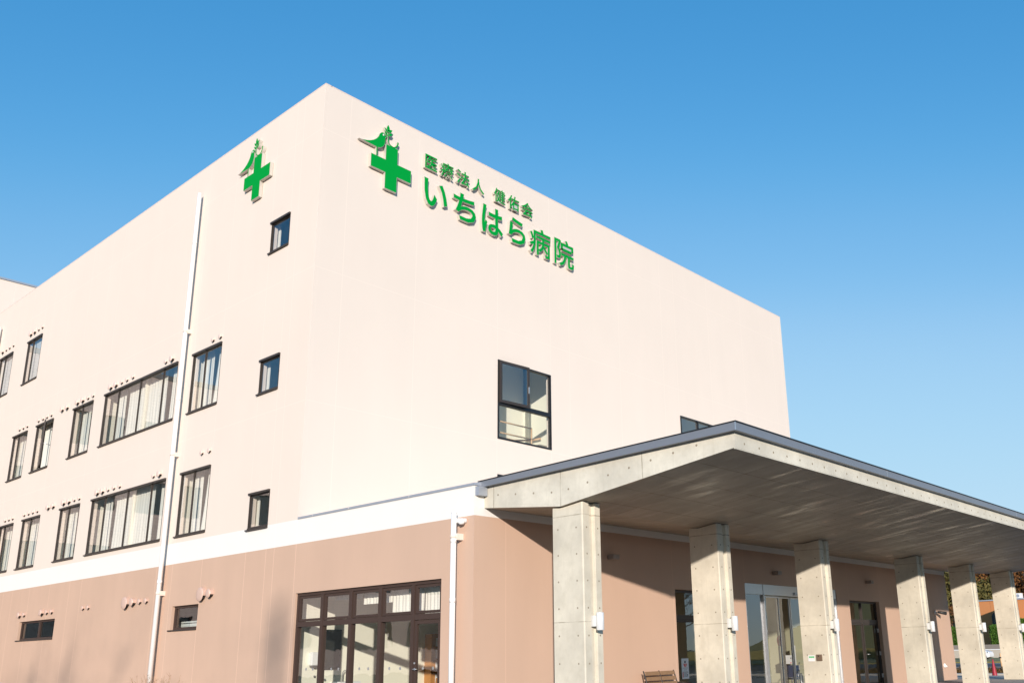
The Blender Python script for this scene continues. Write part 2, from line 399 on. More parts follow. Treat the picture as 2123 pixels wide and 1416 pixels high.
def frame_bars(mb, plane, c, u0, u1, z0, z1, fw, d0, d1, m=0):
    wbox(mb, plane, c, u0, u0+fw, d0, d1, z0, z1, m); wbox(mb, plane, c, u1-fw, u1, d0, d1, z0, z1, m)
    wbox(mb, plane, c, u0+fw, u1-fw, d0, d1, z0, z0+fw, m); wbox(mb, plane, c, u0+fw, u1-fw, d0, d1, z1-fw, z1, m)
def pane(plane, c, u0, u1, z0, z1, d, parent, mat='glass'):
    mb = MB(); mb.quad(P(plane, c, u0, d, z0), P(plane, c, u1, d, z0), P(plane, c, u1, d, z1), P(plane, c, u0, d, z1))
    return mb.build('pane', M[mat], parent)
def curtain(plane, c, u0, u1, z0, z1, d, parent, amp=.05, period=.16, lean=0, mat='curtain', flare=0):
    mb = MB(); n = max(8, int((u1-u0)/.025)); rows = 6; ph = random.random()*6
    vs = []
    for j in range(rows+1):
        t = j/rows; z = z1+(z0-z1)*t
        for i in range(n+1):
            s_ = i/n; u = u0+(u1-u0)*s_
            w = 1+flare*t*t
            uu = (u-(u0+u1)/2)*w+(u0+u1)/2 + lean*t
            dd = d+amp*(math.sin(2*math.pi*u/period+ph+.8*math.sin(u*3.1+ph))*.7+.3*math.sin(2*math.pi*u/(period*2.3)+t*1.5))*(.55+.45*t)
            vs.append(P(plane, c, uu, dd, z))
    fs = [(j*(n+1)+i, j*(n+1)+i+1, (j+1)*(n+1)+i+1, (j+1)*(n+1)+i) for j in range(rows) for i in range(n)]
    mb.add(vs, fs, 0, True); return mb.build('curtain', M[mat], parent, normals=False)

def left_window(y0, y1, z0, z1, muls, kind):
    c = 0
    if kind in ('tall', 'big', 'open', 'small'):
        mb = MB(); fw = .028
        wbox(mb, 'X', c, y0+.002, y0+fw, -.004, .08, z0+.075, z1-.065); wbox(mb, 'X', c, y1-fw, y1-.002, -.004, .08, z0+.075, z1-.065)
        wbox(mb, 'X', c, y0+.002, y1+.03, -.05, .10, z1-.065, z1-.002)           # head drip
        wbox(mb, 'X', c, y0+.002, y1-.002, -.02, .10, z0+.03, z0+.075)
        for m_ in muls:
            wbox(mb, 'X', c, m_-.016, m_+.016, .005, .06, z0+.075, z1-.065)
        w = mb.build('window', M['bronze'], hosp)
        mb = MB(); wbox(mb, 'X', c, y0+.002, y1+.04, -.065, .05, z0-.01, z0+.028); mb.build('sill', M['bronze'], w)
        ed = [y0+fw] + [v for m_ in muls for v in (m_-.016, m_+.016)] + [y1-fw]
        for k in range(0, len(ed), 2):
            if kind == 'open' and k == 0: continue        # this leaf stands open
            a, b = ed[k], ed[k+1]
            mb = MB(); frame_bars(mb, 'X', c, a, b, z0+.075, z1-.065, .012 if kind != 'small' else .03, .028, .052); mb.build('sash', M['bronze'], w)
            pane('X', c, a+.02, b-.02, z0+.085, z1-.07, .04, w)
        if kind == 'tall':
            a = muls[0]; random.seed(int(y0*7+z0))
            curtain('X', 0, y0+.22, y0+.75, z0-.1, z1+.15, .34, w, .03, .22, lean=.10, flare=.6)
            curtain('X', 0, a+.04, y1-.03, z0-.1, z1+.15, .36, w, .02, .26)
            if z1 > 15: curtain('X', 0, y0+.1, y1-.1, z0-.1, z1+.15, .2, w, .006, .1, mat='blind_or_sunlit_panel')
        elif kind == 'big':
            random.seed(int(y0*5+z0))
            for a, b in ((y0+.25, y0+1.0), (muls[0]+.35, muls[1]-.02), (muls[1]+.15, muls[2]-.25), (muls[2]+.05, y1-.30)):
                curtain('X', 0, a, b, z0-.1, z1+.15, .34, w, .016, .21, lean=random.uniform(-.06, .06), flare=random.uniform(0, .15))
        elif kind == 'open':
            a, b = y0+.05, muls[0]-.03                      # leaf hinged at the mullion, swung outward
            curtain('X', 0, muls[0]+.12, y1-.08, z0-.1, z1+.15, .35, w, .03, lean=.08, flare=.2)
            h = MB(); ang = R(17); L_ = b-a
            def Q(s_, dd, z): return (-s_*math.sin(ang)+dd*math.cos(ang)-.03, b-s_*math.cos(ang)-dd*math.sin(ang), z)
            def qb(s0, s1, za, zb):
                h.add([Q(s_, dd, z) for z in (za, zb) for dd in (-.025, .025) for s_ in (s0, s1)], [(0,2,3,1),(4,5,7,6),(0,1,5,4),(2,6,7,3),(0,4,6,2),(1,3,7,5)])
            za, zb = z0+.11, z1-.09
            qb(0, .03, za, zb); qb(L_-.06, L_, za, zb); qb(.03, L_-.06, za, za+.045); qb(.03, L_-.06, zb-.045, zb)
            sh = h.build('sash', M['bronze'], w)
            mb = MB(); mb.quad(Q(.02, 0, za+.04), Q(L_-.05, 0, za+.04), Q(L_-.05, 0, zb-.04), Q(.02, 0, zb-.04)); mb.build('pane', M['glass'], w)
            mb = MB(); mb.tube([Q(L_-.03, .03, z0+1.0), (.02, y0+.05, z0+.94)], .014); mb.build('stay', M['silver'], w)
        elif kind == 'small':
            mb = MB(); wbox(mb, 'X', c, y1-.06, y1+.17, .28, .31, z0-.2, z1+.0); wbox(mb, 'X', c, y1+.22, y1+.25, .28, .31, z0-.2, z1+.3); mb.build('blind_or_sunlit_panel', M['curtain'], w)  # pale panels standing in for the sunlit strip of inner wall
    elif kind == 'ground':
        mb = MB(); fw = .07
        frame_bars(mb, 'X', c, y0+.001, y1-.001, z0+.03, z1-.001, fw, .09, .18)
        for m_ in muls: wbox(mb, 'X', c, m_-.06, m_+.06, .085, .18, z0+.1, z1-fw)
        w = mb.build('window', M['brown'], hosp)
        mb = MB(); wbox(mb, 'X', c, y0+.001, y1+.12, -.035, .18, z0-.012, z0+.028); mb.build('sill', M['bronze'], w)
        ed = [y0+fw] + [v for m_ in muls for v in (m_-.06, m_+.06)] + [y1-fw]
        for k in range(0, len(ed), 2): pane('X', c, ed[k]-.01, ed[k+1]+.01, z0+.08, z1-fw+.01, .13, w, 'glass_dark' if muls else 'glass_clear')
        if not muls:
            mb = MB(); wbox(mb, 'X', c, y0+.1, y1+.9, .42, .44, z0-.2, z1+.22)
            for k in range(9): wbox(mb, 'X', c, y0+.1, y1+.9, .405, .418, z0+k*.12, z0+k*.07+.006)
            mb.build('blind_or_sunlit_panel', M['blind_or_sunlit_panel'], w)
        else:
            mb = MB(); wbox(mb, 'X', c, y0, y1+.3, .6, .9, z0-.7, z0+.12); mb.build('cabinet', simple('dark_green_cabinet', (.035, .05, .045), .6), w)
    return None
for w_ in WL:
    if w_[5] != 'shop': left_window(*w_)

# ground floor glazed screen with a door at its right end
y0, y1, z0, z1, muls, _ = WL[-1]
mb = MB()
frame_bars(mb, 'X', 0, y0+.002, y1-.002, z0, z1-.002, .075, .06, .19)
for m_ in muls: wbox(mb, 'X', 0, m_-.055, m_+.055, .05, .19, z0+.075, z1-.077)
ed = [y0+.077] + [v for m_ in muls for v in (m_-.055, m_+.055)] + [y1-.077]
for k in range(0, len(ed), 2): wbox(mb, 'X', 0, ed[k], ed[k+1], .055, .19, 2.27, 2.40)
shop = mb.build('glazed_screen', M['brown'], hosp)
for k in range(0, len(ed), 2):
    a, b = ed[k], ed[k+1]
    mb = MB(); frame_bars(mb, 'X', 0, a+.003, b-.003, 2.41, 3.045, .06, .085, .15); mb.build('fanlight', M['brown'], shop)
    pane('X', 0, a+.05, b-.05, 2.45, 3.0, .115, shop, 'glass')
    if k > 0: pane('X', 0, a-.01, b+.01, .1, 2.28, .115, shop, 'glass_clear')
    curtain('X', 0, a-.05, b+.05, (2.30, 2.50, 2.74, 2.90, 3.0)[k//2], 3.2, .42, shop, .025, .13)
a, b = ed[0], ed[1]
mb = MB(); frame_bars(mb, 'X', 0, a+.003, b-.003, .06, 2.26, .085, .075, .135)
wbox(mb, 'X', 0, a+.09, b-.09, .075, .135, .145, .35)
door = mb.build('door', M['brown'], shop)
pane('X', 0, a+.08, b-.08, .34, 2.18, .105, shop, 'glass_clear')
mb = MB(); yy = b-.045
mb.lathe([(0, 0), (.028, 0), (.028, .012)], (0, 0, 0)) if False else None
mb.tube([(.075, yy, 1.20), (.01, yy, 1.20)], .012); mb.tube([(.012, yy, 1.20), (.012, yy-.13, 1.20)], .011)
mb.tube([(.075, yy, 1.33), (.055, yy, 1.33)], .022, 12); mb.tube([(.072, yy, 1.20), (.066, yy, 1.20)], .028, 12)
mb.build('door_handle', M['silver'], shop)
mb = MB()
for yy in (16.15, 16.5, 17.3, 17.7, 18.5, 18.85, 19.7, 20.0, 20.8, 21.1):
    mb.tube([(.108, yy, 1.22), (.112, yy, 1.22)], .035, 14)
mb.build('glass_marker', M['silver'], shop)

# room behind the screen
rm = MB(); rm.box(.24, 7.4, 21.75, 21.85, 0, 3.44); rm.box(7.3, 7.4, YW+.24, 21.74, 0, 3.44); 
rm.build('room_wall', M['room'], hosp)
mb = MB(); mb.box(1.0, 1.56, 21.71, 21.745, 1.18, 2.22); nb = mb.build('mirror', simple('dark_mirror', (.06, .065, .06), .12, .5), hosp)
mb = MB(); mb.box(.58, .86, 21.58, 21.748, 1.30, 1.64); mb.box(.60, .84, 21.56, 21.72, 1.25, 1.295, 1)
o = mb.build('paper_towel_dispenser', [M['paper'], M['bench_metal']]); bevel(o, .02)
tag(o, 'white paper towel dispenser on the wall behind the leftmost pane of the glazed screen', 'dispenser')
mb = MB(); mb.box(1.30, 1.95, 21.30, 21.748, .72, .87)
mb.tube([(1.60, 21.66, .87), (1.60, 21.66, 1.06), (1.60, 21.62, 1.13), (1.60, 21.54, 1.15), (1.60, 21.46, 1.10), (1.60, 21.45, 1.04)], .016, 8, 1)
o = mb.build('wash_basin', [M['paper'], M['silver']]); tag(o, 'white wash basin with a curved chrome tap inside the glazed room', 'wash basin')
mb = MB(); mb.box(4.5, 6.3, 21.45, 21.748, 0, 2.10)
for k in range(5):
    mb.box(4.62, 6.2, 21.40, 21.46, .35+k*.34, .37+k*.34)
    for j in range(5): mb.box(4.66+j*.31, 4.90+j*.31, 21.42, 21.445, .38+k*.34, .62+k*.34, 1)
o = mb.build('leaflet_rack', [M['wood'], M['paper']]); tag(o, 'orange wooden leaflet rack with pale leaflets against the back wall', 'rack')
def chair(x, y, rz, label):
    t = empty('chair', (x, y, .02), label, 'chair', 'orange wooden chairs behind the glazed door', rz)
    mb = MB(); mb.box(-.22, .22, -.2, .22, .42, .46); mb.build('seat', M['wood'], t, True)
    mb = MB(); mb.add([(-.22, .2, .55), (.22, .2, .55), (.23, .27, .93), (-.23, .27, .93), (-.22, .225, .55), (.22, .225, .55), (.23, .295, .93), (-.23, .295, .93)],
                      [(0,1,2,3),(4,7,6,5),(0,4,5,1),(2,6,7,3),(0,3,7,4),(1,5,6,2)]); mb.build('backrest', M['wood'], t, True)
    for sx in (-1, 1):
        for sy in (-1, 1):
            mb = MB(); mb.tube([(sx*.19, sy*.18, 0), (sx*.19, sy*.18+.01, .42 if sy < 0 else .6)], .016); mb.build('leg', M['silver'], t, True)
    return t
chair(1.3, 17.15, R(155), 'orange chair behind the glazed door, the one nearer the drainpipe')
chair(2.1, 18.3, R(170), 'orange chair behind the glazed door, the one deeper in the room')

# right face windows
def right_window(u0, u1, z0, z1, zm, um, opened):
    mb = MB(); fw = .055
    frame_bars(mb, 'Y', YU, u0+.002, u1-.002, z0+.002, z1-.002, fw, -.03, .10)
    if zm: wbox(mb, 'Y', YU, u0+fw, u1-fw, -.028, .09, zm-.075, zm+.075)
    wbox(mb, 'Y', YU, um-.035, um+.035, -.02, .09, (zm+.075) if zm else z0+fw, z1-fw)
    w = mb.build('window', M['black'], hosp)
    if zm:
        pane('Y', YU, u0+fw, u1-fw, z0+fw, zm-.075, .04, w, 'glass_clear'); pane('Y', YU, um+.035, u1-fw, zm+.075, z1-fw, .04, w, 'glass_clear')
        mb = MB(); a, b = u0+.05, um+.03; ang = R(4); za, zb = zm+.0, z1-.03
        def q(s_, dd, z): return (a+s_*math.cos(ang)+dd*math.sin(ang), YU-.06-s_*math.sin(ang)+dd*math.cos(ang), z)
        def qb(s0, s1, z_a, z_b): mb.add([q(s_, dd, z) for z in (z_a, z_b) for dd in (-.02, .03) for s_ in (s0, s1)], [(0,2,3,1),(4,5,7,6),(0,1,5,4),(2,6,7,3),(0,4,6,2),(1,3,7,5)])
        W = b-a
        qb(0, .10, za, zb); qb(W-.09, W, za, zb); qb(.10, W-.09, za, za+.10); qb(.10, W-.09, zb-.09, zb)
        sh = mb.build('sash', M['bronze'], w)
        mb = MB(); mb.quad(q(.09, 0, za+.09), q(W-.08, 0, za+.09), q(W-.08, 0, zb-.08), q(.09, 0, zb-.08)); mb.build('pane', M['glass'], w)
        mb = MB(); zc = (za+zb)/2-.1
        mb.add([q(s_, dd, z) for z in (zc-.12, zc+.12) for dd in (-.05, -.021) for s_ in (W-.06, W-.03)], [(0,2,3,1),(4,5,7,6),(0,1,5,4),(2,6,7,3),(0,4,6,2),(1,3,7,5)])
        mb.build('latch', M['silver'], w)
    else:
        pane('Y', YU, u0+fw, um-.035, z0+fw, z1-fw, .04, w); pane('Y', YU, um+.035, u1-fw, z0+fw, z1-fw, .04, w)
    return w
right_window(7.41, 10.11, 8.52, 11.34, 9.80, 8.80, True)
right_window(18.43, 21.12, 8.52, 11.32, None, 19.80, False)
right_window(7.41, 10.11, 4.9, 7.29, None, 8.80, False)
# stairwell behind the first of them
mb = MB()
mb.box(7.0, 7.1, YU+.24, 27.5, 4.4, 12.3); mb.box(10.9, 11.0, YU+.24, 27.5, 4.4, 12.3); mb.box(7.11, 9.3, 25.2, 25.3, 4.4, 12.3); mb.box(9.3, 10.89, 23.9, 24.0, 4.4, 12.3)
mb.box(9.3, 9.4, 24.0, 25.2, 4.4, 12.3)
mb.build('stairwell_wall', M['room'], hosp)
mb = MB(); mb.box(7.11, 9.75, YU+.5, 23.0, 8.0, 8.2); mb.box(9.75, 10.89, YU+.24, 23.88, 8.0, 8.72)
for k in range(7): mb.box(7.12, 9.28, 23.1+k*.28, 23.4+k*.28, 8.2+k*.18, 8.38+k*.18)
mb.build('stair_flight', [M['floor_in']], hosp)
mb = MB()
for z in (8.9, 9.30): mb.tube([(7.3, YU+.45, z), (9.55, YU+.45, z)], .028)
mb.tube([(9.55, YU+.45, 8.2), (9.55, YU+.45, 9.32)], .03)
mb.tube([(8.2, 23.85, 8.9), (9.0, 23.78, 9.25), (10.3, 23.80, 9.25), (10.75, 23.3, 9.25), (10.78, 22.9, 9.25)], .035)
for x in (9.2, 9.9, 10.4): mb.tube([(x, 23.79, 9.22), (x, 23.84, 9.10), (x, 23.895, 9.08)], .014)
mb.build('handrail', M['rail_wood'], hosp)
mb = MB()
mb.box(18.0, 21.8, 24.5, 24.6, 8.57, 12.3); mb.box(18.0, 18.1, YU+.24, 24.5, 8.57, 12.3); mb.box(21.7, 21.8, YU+.24, 24.5, 8.57, 12.3)
mb.build('room_wall', M['room'], hosp)

# vent hoods
def hood_mesh(name, mat):
    """round cap: domed front, closed round the top, open round the bottom, the shade inside painted dark; radius 1, depth 1"""
    mb = MB(); N = 32
    ring = lambda r, d: [(-d, r*math.cos(2*math.pi*k/N), r*math.sin(2*math.pi*k/N)) for k in range(N)]
    mb.add(ring(1, .80)+ring(.93, .92)+ring(.6, 1.0)+[(-1.03, 0, 0)],
           [(k, (k+1) % N, N+(k+1) % N, N+k) for k in range(N)]+[(N+k, N+(k+1) % N, 2*N+(k+1) % N, 2*N+k) for k in range(N)]+[(2*N+k, 2*N+(k+1) % N, 3*N) for k in range(N)], 0, True)
    mb.add(ring(1, 0)+ring(1, .80), [(k, (k+1) % N, N+(k+1) % N, N+k) for k in range(N) if not 17 <= k <= 29], 0, True)
    mb.add(ring(.86, 0)+ring(.86, .79), [(k, (k+1) % N, N+(k+1) % N, N+k) for k in range(N)], 1, True)
    mb.add(ring(.999, .78), [tuple(range(N))], 1)
    o = mb.build(name, [mat, M['dark']], None, True, normals=False); me = o.data; bpy.data.objects.remove(o); return me
hc = simple('cream_hood', (.80, .62, .53), .45, .1, .03); hb = simple('pink_hood', (.66, .46, .37), .45, .1, .03)
me_c = hood_mesh('vent_hood', hc); me_b = hood_mesh('vent_hood', hb)
V4 = [48.78, 48.31, 47.85, 47.35, 45.09, 44.62, 44.16, 43.71]
V3 = [27.41, 26.94, 35.2, 34.74, 34.26, 33.81, 33.31, 30.72, 30.24, 38.3, 37.79, 37.3, 36.83, 39.86, 39.35, 42.45, 41.96, 41.52, 41.04, 44.69, 44.23, 43.77]
V2 = [35.22, 34.77, 34.31, 33.82, 33.35, 30.72, 30.25, 38.34, 37.83, 37.34, 36.88, 39.9, 39.39, 42.53, 42.04, 41.57, 41.09, 44.78, 44.32, 43.87]
V1 = [(41.38, .13), (40.9, .10), (39.04, .14), (38.57, .10), (38.1, .10), (35.23, .09), (34.78, .09), (31.72, .235), (31.18, .15), (30.72, .10), (30.25, .10), (26.60, .235), (26.09, .15)]
big = {35.2, 34.74, 38.3, 37.79, 39.86, 39.35, 30.24, 30.25, 35.22, 34.77, 38.34, 37.83, 39.9, 39.39, 48.78, 45.09, 44.62}
def hood(y, z, r, me):
    o = bpy.data.objects.new('vent_hood', me); col.objects.link(o); o.parent = hosp
    o.location = (-.001, y-YU, z); o.scale = (r*(.9 if r < .2 else .55), r*.88, r*.88)
for y in V4: hood(y, 16.2, .125 if y in big else .085, me_c)
for y in V3: hood(y, 11.585, .125 if y in big else .085, me_c)
for y in V2: hood(y, 7.53, .125 if y in big else .085, me_c)
for y in (27.45, 26.97): hood(y, 7.81, .085, me_c)
for y, r in V1: hood(y, 3.38, r, me_b)

# downpipes
def downpipe(y, z0, z1, r, brackets, x=-.17):
    mb = MB(); mb.tube([(x, y, z0), (x, y, z1)], r, 20); 
    for z in (z1-1.9, z1-7.6, 3.9, 8.0):
        if z0 < z < z1: mb.tube([(x, y, z-.05), (x, y, z+.05)], r+.005, 20)
    mb.tube([(x, y, z1-.02), (x, y, z1+.002)], r+.004, 20)
    p = mb.build('drainpipe', M['pipe'], hosp)
    for z in brackets:
        mb = MB(); mb.box(x+.02, -.001, y-.10, y-.03, z-.07, z+.07); mb.tube([(x, y, z-.035), (x, y, z+.035)], r+.012, 20); mb.build('bracket', M['cream_l'], p)
    return p
downpipe(29.14, 0, 17.48, .070, (12.28, 8.0, 3.55))
p = downpipe(15.19, 0, 4.52, .062, (3.98,), -.20)
mb = MB(); mb.tube([(-.20, 15.19, 4.33), (-.12, 15.08, 4.33), (0, 15.0, 4.33)], .052, 16); mb.lathe([(0, .065), (.05, .055), (.072, .02), (.074, -.03), (.05, -.065), (0, -.07)], (-.12, 15.03, 4.31)); mb.build('elbow', M['pipe'], p)
downpipe(49.45, 0, 17.6, .11, (12.4, 8.1))

# taller stair tower at the far left
tw = empty('stair_tower', (4, 56, 0), 'cream tower rising above the far left end of the hospital roof', 'building')
mb = MB(); mb.box(-.35, 9, 52.01, 60, 0, 21.1); mb.build('wall', M['cream_r'], tw)
mb = MB(); mb.box(-.42, 9.06, 51.95, 60.06, 21.1, 21.2); mb.build('coping', M['gray_trim'], tw)

# ---------------------------------------------------------------- doors under the canopy
def tall_glass(u0, u1, z1, mu, double):
    mb = MB(); fw = .07
    frame_bars(mb, 'Y', YW, u0+.002, u1-.002, .02, z1-.002, fw, .13, .21)
    wbox(mb, 'Y', YW, u0+fw, u1-fw, .132, .21, 2.28, 2.42); wbox(mb, 'Y', YW, mu-.03, mu+.03, .125, .21, .09, 2.28); wbox(mb, 'Y', YW, mu-.03, mu+.03, .125, .21, 2.42, z1-fw)
    w = mb.build('glazed_door' if double else 'window', M['bronze'], hosp)
    for a, b in ((u0+fw, mu-.03), (mu+.03, u1-fw)):
        pane('Y', YW, a-.01, b+.01, 2.41, z1-fw+.01, .18, w)
        mb = MB(); frame_bars(mb, 'Y', YW, a+.004, b-.004, .1, 2.275, .05, .15, .205); mb.build('sash', M['bronze'], w)
        pane('Y', YW, a+.04, b-.04, .14, 2.24, .18, w)
    if double:
        mb = MB()
        for z in (2.03, 1.2, .4): mb.box(u1-fw-.03, u1-fw+.02, YW+.10, YW+.15, z-.07, z+.07)
        mb.tube([(mu+.1, YW+.15, 1.18), (mu+.1, YW+.08, 1.18)], .012); mb.tube([(mu+.1, YW+.08, 1.18), (mu+.24, YW+.08, 1.18)], .012)
        mb.build('door_handle', M['silver'], w)
    return w
w1 = tall_glass(*DR[0][:2], 3.10, 8.8, False); w2 = tall_glass(*DR[2][:2], 3.09, 19.68, True)
mb = MB()
wbox(mb, 'Y', YW, 11.192, 17.418, .02, .14, 3.10, 3.418); wbox(mb, 'Y', YW, 11.192, 11.25, .02, .14, 0, 3.10); wbox(mb, 'Y', YW, 17.36, 17.418, .02, .14, 0, 3.10)
wbox(mb, 'Y', YW, 12.30, 12.36, .01, .14, 0, 3.10); wbox(mb, 'Y', YW, 12.30, 12.36, .005, .019, 3.10, 3.418); wbox(mb, 'Y', YW, 11.25, 12.30, .03, .12, .0, .1); 
sd = mb.build('sliding_door', M['silver'], hosp)
for a, b, d in ((12.42, 13.56, .20), (13.46, 14.36, .26), (14.4, 15.5, .26), (15.45, 16.6, .20)):
    mb = MB(); frame_bars(mb, 'Y', YW, a, b, .02, 3.09, .05, d-.02, d+.02); mb.build('door_leaf', M['silver'], sd); pane('Y', YW, a+.04, b-.04, .06, 3.05, d, sd)
mb = MB(); wbox(mb, 'Y', YW, 16.62, 17.36, .06, .08, 0, 3.1); mb.build('side_panel', M['silver'], sd)
pane('Y', YW, 11.25, 12.30, .1, 3.10, .08, sd)
mb = MB(); wbox(mb, 'Y', YW, 14.3, 14.62, -.03, .019, 3.14, 3.23); mb.build('sensor', M['paper'], sd)
# lobby
mb = MB(); mb.box(7.42, XE-.4, 21.3, 21.4, 0, 3.44); mb.box(10.5, 10.6, YW+.24, 21.29, 0, 3.44); mb.box(17.9, 18.0, YW+.24, 21.29, 0, 3.44); mb.box(22.5, 22.6, YW+.24, 21.29, 0, 3.44); mb.box(13.35, 13.45, 17.6, 19.0, 0, 3.2)
mb.build('lobby_wall', simple('khaki_lobby_wall', (.42, .41, .28), .8, 0, .03, 1), hosp)
mb = MB(); mb.box(8, XE-.4, YW+.23, 21.7, -.02, .021); mb.build('lobby_floor', M['floor_in'], hosp)

# ---------------------------------------------------------------- entrance canopy
can = empty('entrance_canopy', (.3, 12, 0), 'bare concrete entrance canopy with a grey metal edge on six square columns', 'canopy')
X0c, X1c = .30, 29.5
prof = [(YW-.002, 4.61), (12.48, 4.38), (8.24, 4.94), (8.24, 5.24), (YW-.002, 5.07)]
slab = MB(); slab.prism(prof, lambda y, z: (X0c, y, z), lambda y, z: (X1c, y, z))
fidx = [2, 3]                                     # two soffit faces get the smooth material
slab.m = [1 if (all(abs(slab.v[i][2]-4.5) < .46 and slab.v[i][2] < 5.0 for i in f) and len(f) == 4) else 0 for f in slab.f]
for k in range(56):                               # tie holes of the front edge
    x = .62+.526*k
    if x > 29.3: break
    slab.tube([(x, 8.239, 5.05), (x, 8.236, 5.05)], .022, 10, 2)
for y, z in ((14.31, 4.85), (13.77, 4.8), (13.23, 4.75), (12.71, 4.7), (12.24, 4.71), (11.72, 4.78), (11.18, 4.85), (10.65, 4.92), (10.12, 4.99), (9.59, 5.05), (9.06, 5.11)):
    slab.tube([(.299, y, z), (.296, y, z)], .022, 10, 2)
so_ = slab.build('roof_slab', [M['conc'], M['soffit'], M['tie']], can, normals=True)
mb = MB()                                          # thin drip edge under the fascia
mb.box(.30, X1c, 8.24, 8.27, 4.915, 4.938)
mb.build('drip_edge', M['conc'], can)
fa = MB()
def zt(y): return 5.19+(YW-y)*(.185/6.6)
fa.prism([(YW+.06, zt(YW)-.13), (8.14, zt(8.14)-.15), (8.14, zt(8.14)), (YW+.06, zt(YW))], lambda y, z: (.18, y, z), lambda y, z: (X1c+.1, y, z))
fa.build('metal_fascia', M['gray_metal'], can)
mb = MB(); mb.prism([(YW+.08, zt(YW)+.001), (8.12, zt(8.12)+.001), (8.12, zt(8.12)+.02), (YW+.08, zt(YW)+.02)], lambda y, z: (.165, y, z), lambda y, z: (X1c+.12, y, z))
mb.build('roof_sheet', M['black'], can)
mb = MB(); mb.box(.176, .179, 8.128, 8.148, zt(8.14)-.15, zt(8.14)); mb.box(6.80, 6.812, 8.137, 8.139, zt(8.14)-.15, zt(8.14)); mb.box(16.6, 16.612, 8.137, 8.139, zt(8.14)-.15, zt(8.14))
mb.build('fascia_joint', M['silver'], can)
mb = MB(); mb.box(.02, .28, YW-.12, YW-.003, 4.86, 5.06); mb.build('gutter_box', M['gray_trim'], can)
sg = MB(); z_ = zt(8.3)+.02
sg.prism([(8.2, z_), (8.42, z_), (8.40, z_+.075)], lambda y, z: (-.012, y, z), lambda y, z: (.012, y, z))
sg.v = [(v[0], v[1]-8.3, v[2]-z_) for v in sg.v]
g0 = sg.build('snow_guard', M['gray_trim'], can, True); g0.location = (.61-.3, 8.3-12, z_)
for k in range(1, 72):
    o = g0.copy(); col.objects.link(o); o.location.x = .31+.4*k
def column(x):
    mb = MB(); yb, yf = 12.76, 11.95; W = .58; c = .022
    plan = [(x, yb), (x, yf+c), (x+c, yf), (x+.205, yf), (x+.23, yf+.07), (x+.37, yf+.07), (x+.395, yf), (x+W-c, yf), (x+W, yf+c), (x+W, yb)]
    def ztop(y): return 4.38+abs(y-12.48)*(.132 if y < 12.48 else .101)-.02
    n = len(plan); vs = [(px, py, 0) for px, py in plan]
    zs = [4.36-.0]*n
    top = [(px, py, ztop(py)) for px, py in plan]
    # extra vertices at the kink on both long sides
    fs = [(i, (i+1) % n, n+(i+1) % n, n+i) for i in range(n)]
    fs.append(tuple(range(n))[::-1])
    vs2 = vs+top+[(x, 12.48, 4.362), (x+W, 12.48, 4.362)]
    fs[0] = (0, 1, n+1, 2*n, n); fs[n-2] = (n-2, n-1, 2*n-1, 2*n+1, 2*n-2)
    fs.append((n, 2*n, 2*n+1, 2*n-1)); fs.append(tuple([2*n]+list(range(n+1, 2*n-1))+[2*n+1]))
    mb.add(vs2, fs)
    for k in range(8):
        z = .21+.53*k if k else .21
        for y in (12.62, 12.12): mb.tube([(x-.0005, y, z), (x-.003, y, z)], .019, 10, 1)
        for dx in (.125, .475): mb.tube([(x+dx, yf-.0005, z), (x+dx, yf-.003, z)], .019, 10, 1)
    return mb.build('column', [M['conc_col'], M['tie']], can)
CX = [.38, 5.38, 10.76, 18.0, 23.3, 28.3]
for x in CX: column(x)

# lamps on the columns
names = ['nearest', 'second', 'third', 'fourth', 'fifth', 'sixth']
def col_lamp(x, label):
    t = empty('wall_lamp', (x+.30, 12.02, 2.0), label, 'lamp', 'cylinder lamps on the canopy columns')
    mb = MB(); mb.box(x+.24, x+.36, 11.86, 12.02, 1.97, 2.18); mb.build('bracket', M['lamp'], t)
    mb = MB(); cx, cy = x+.30, 11.80
    mb.lathe([(0, 0), (.062, 0), (.066, -.004), (.075, -.004), (.078, .0), (.078, .33), (.074, .335), (0, .335)], (cx, cy, 1.90), 32); mb.build('shade', M['lamp'], t)
    return t
lamp_lab = ['silver cylinder lamp on the nearest, leftmost column of the canopy', 'silver cylinder lamp on the second column, beside the bench window',
            'silver cylinder lamp on the column with the intercom and green notice', 'silver cylinder lamp on the fourth column, right of the brown double door',
            'silver cylinder lamp on the fifth column, left of the traffic cone', 'silver cylinder lamp on the last column, cut by the right picture edge']
for x, l in zip(CX, lamp_lab): col_lamp(x, l)
spot_lab = ['small box floodlight on the wall right of the nearest column', 'small box floodlight above the automatic glass door', 'small box floodlight above the brown double door']
for x, l in zip((4.66, 13.02, 20.07), spot_lab):
    t = empty('wall_floodlight', (x, YW, 3.78), l, 'lamp', 'box floodlights high on the wall under the canopy')
    mb = MB(); mb.box(x-.12, x+.12, YW-.24, YW-.05, 3.73, 3.85); o = mb.build('housing', M['spot'], t); bevel(o, .012)
    mb = MB(); mb.box(x-.08, x+.08, YW-.05, YW-.001, 3.74, 3.84); mb.build('back_plate', M['spot'], t)
t = empty('security_camera', (26.7, YW, 2.8), 'small dark dome camera on a bracket near the far corner of the wall', 'camera')
mb = MB(); mb.box(26.62, 26.74, YW-.05, YW-.001, 2.72, 2.86); mb.tube([(26.68, YW-.05, 2.78), (26.68, YW-.20, 2.80)], .03); mb.build('bracket', M['paper'], t)
mb = MB(); mb.tube([(26.66, YW-.16, 2.80), (26.9, YW-.42, 2.74)], [.05, .075], 16); mb.build('camera_body', M['ink'], t)
mb = MB(); mb.lathe([(0, 0), (.10, 0), (.09, .05), (.0, .09)], (0, 0, 0), 20)
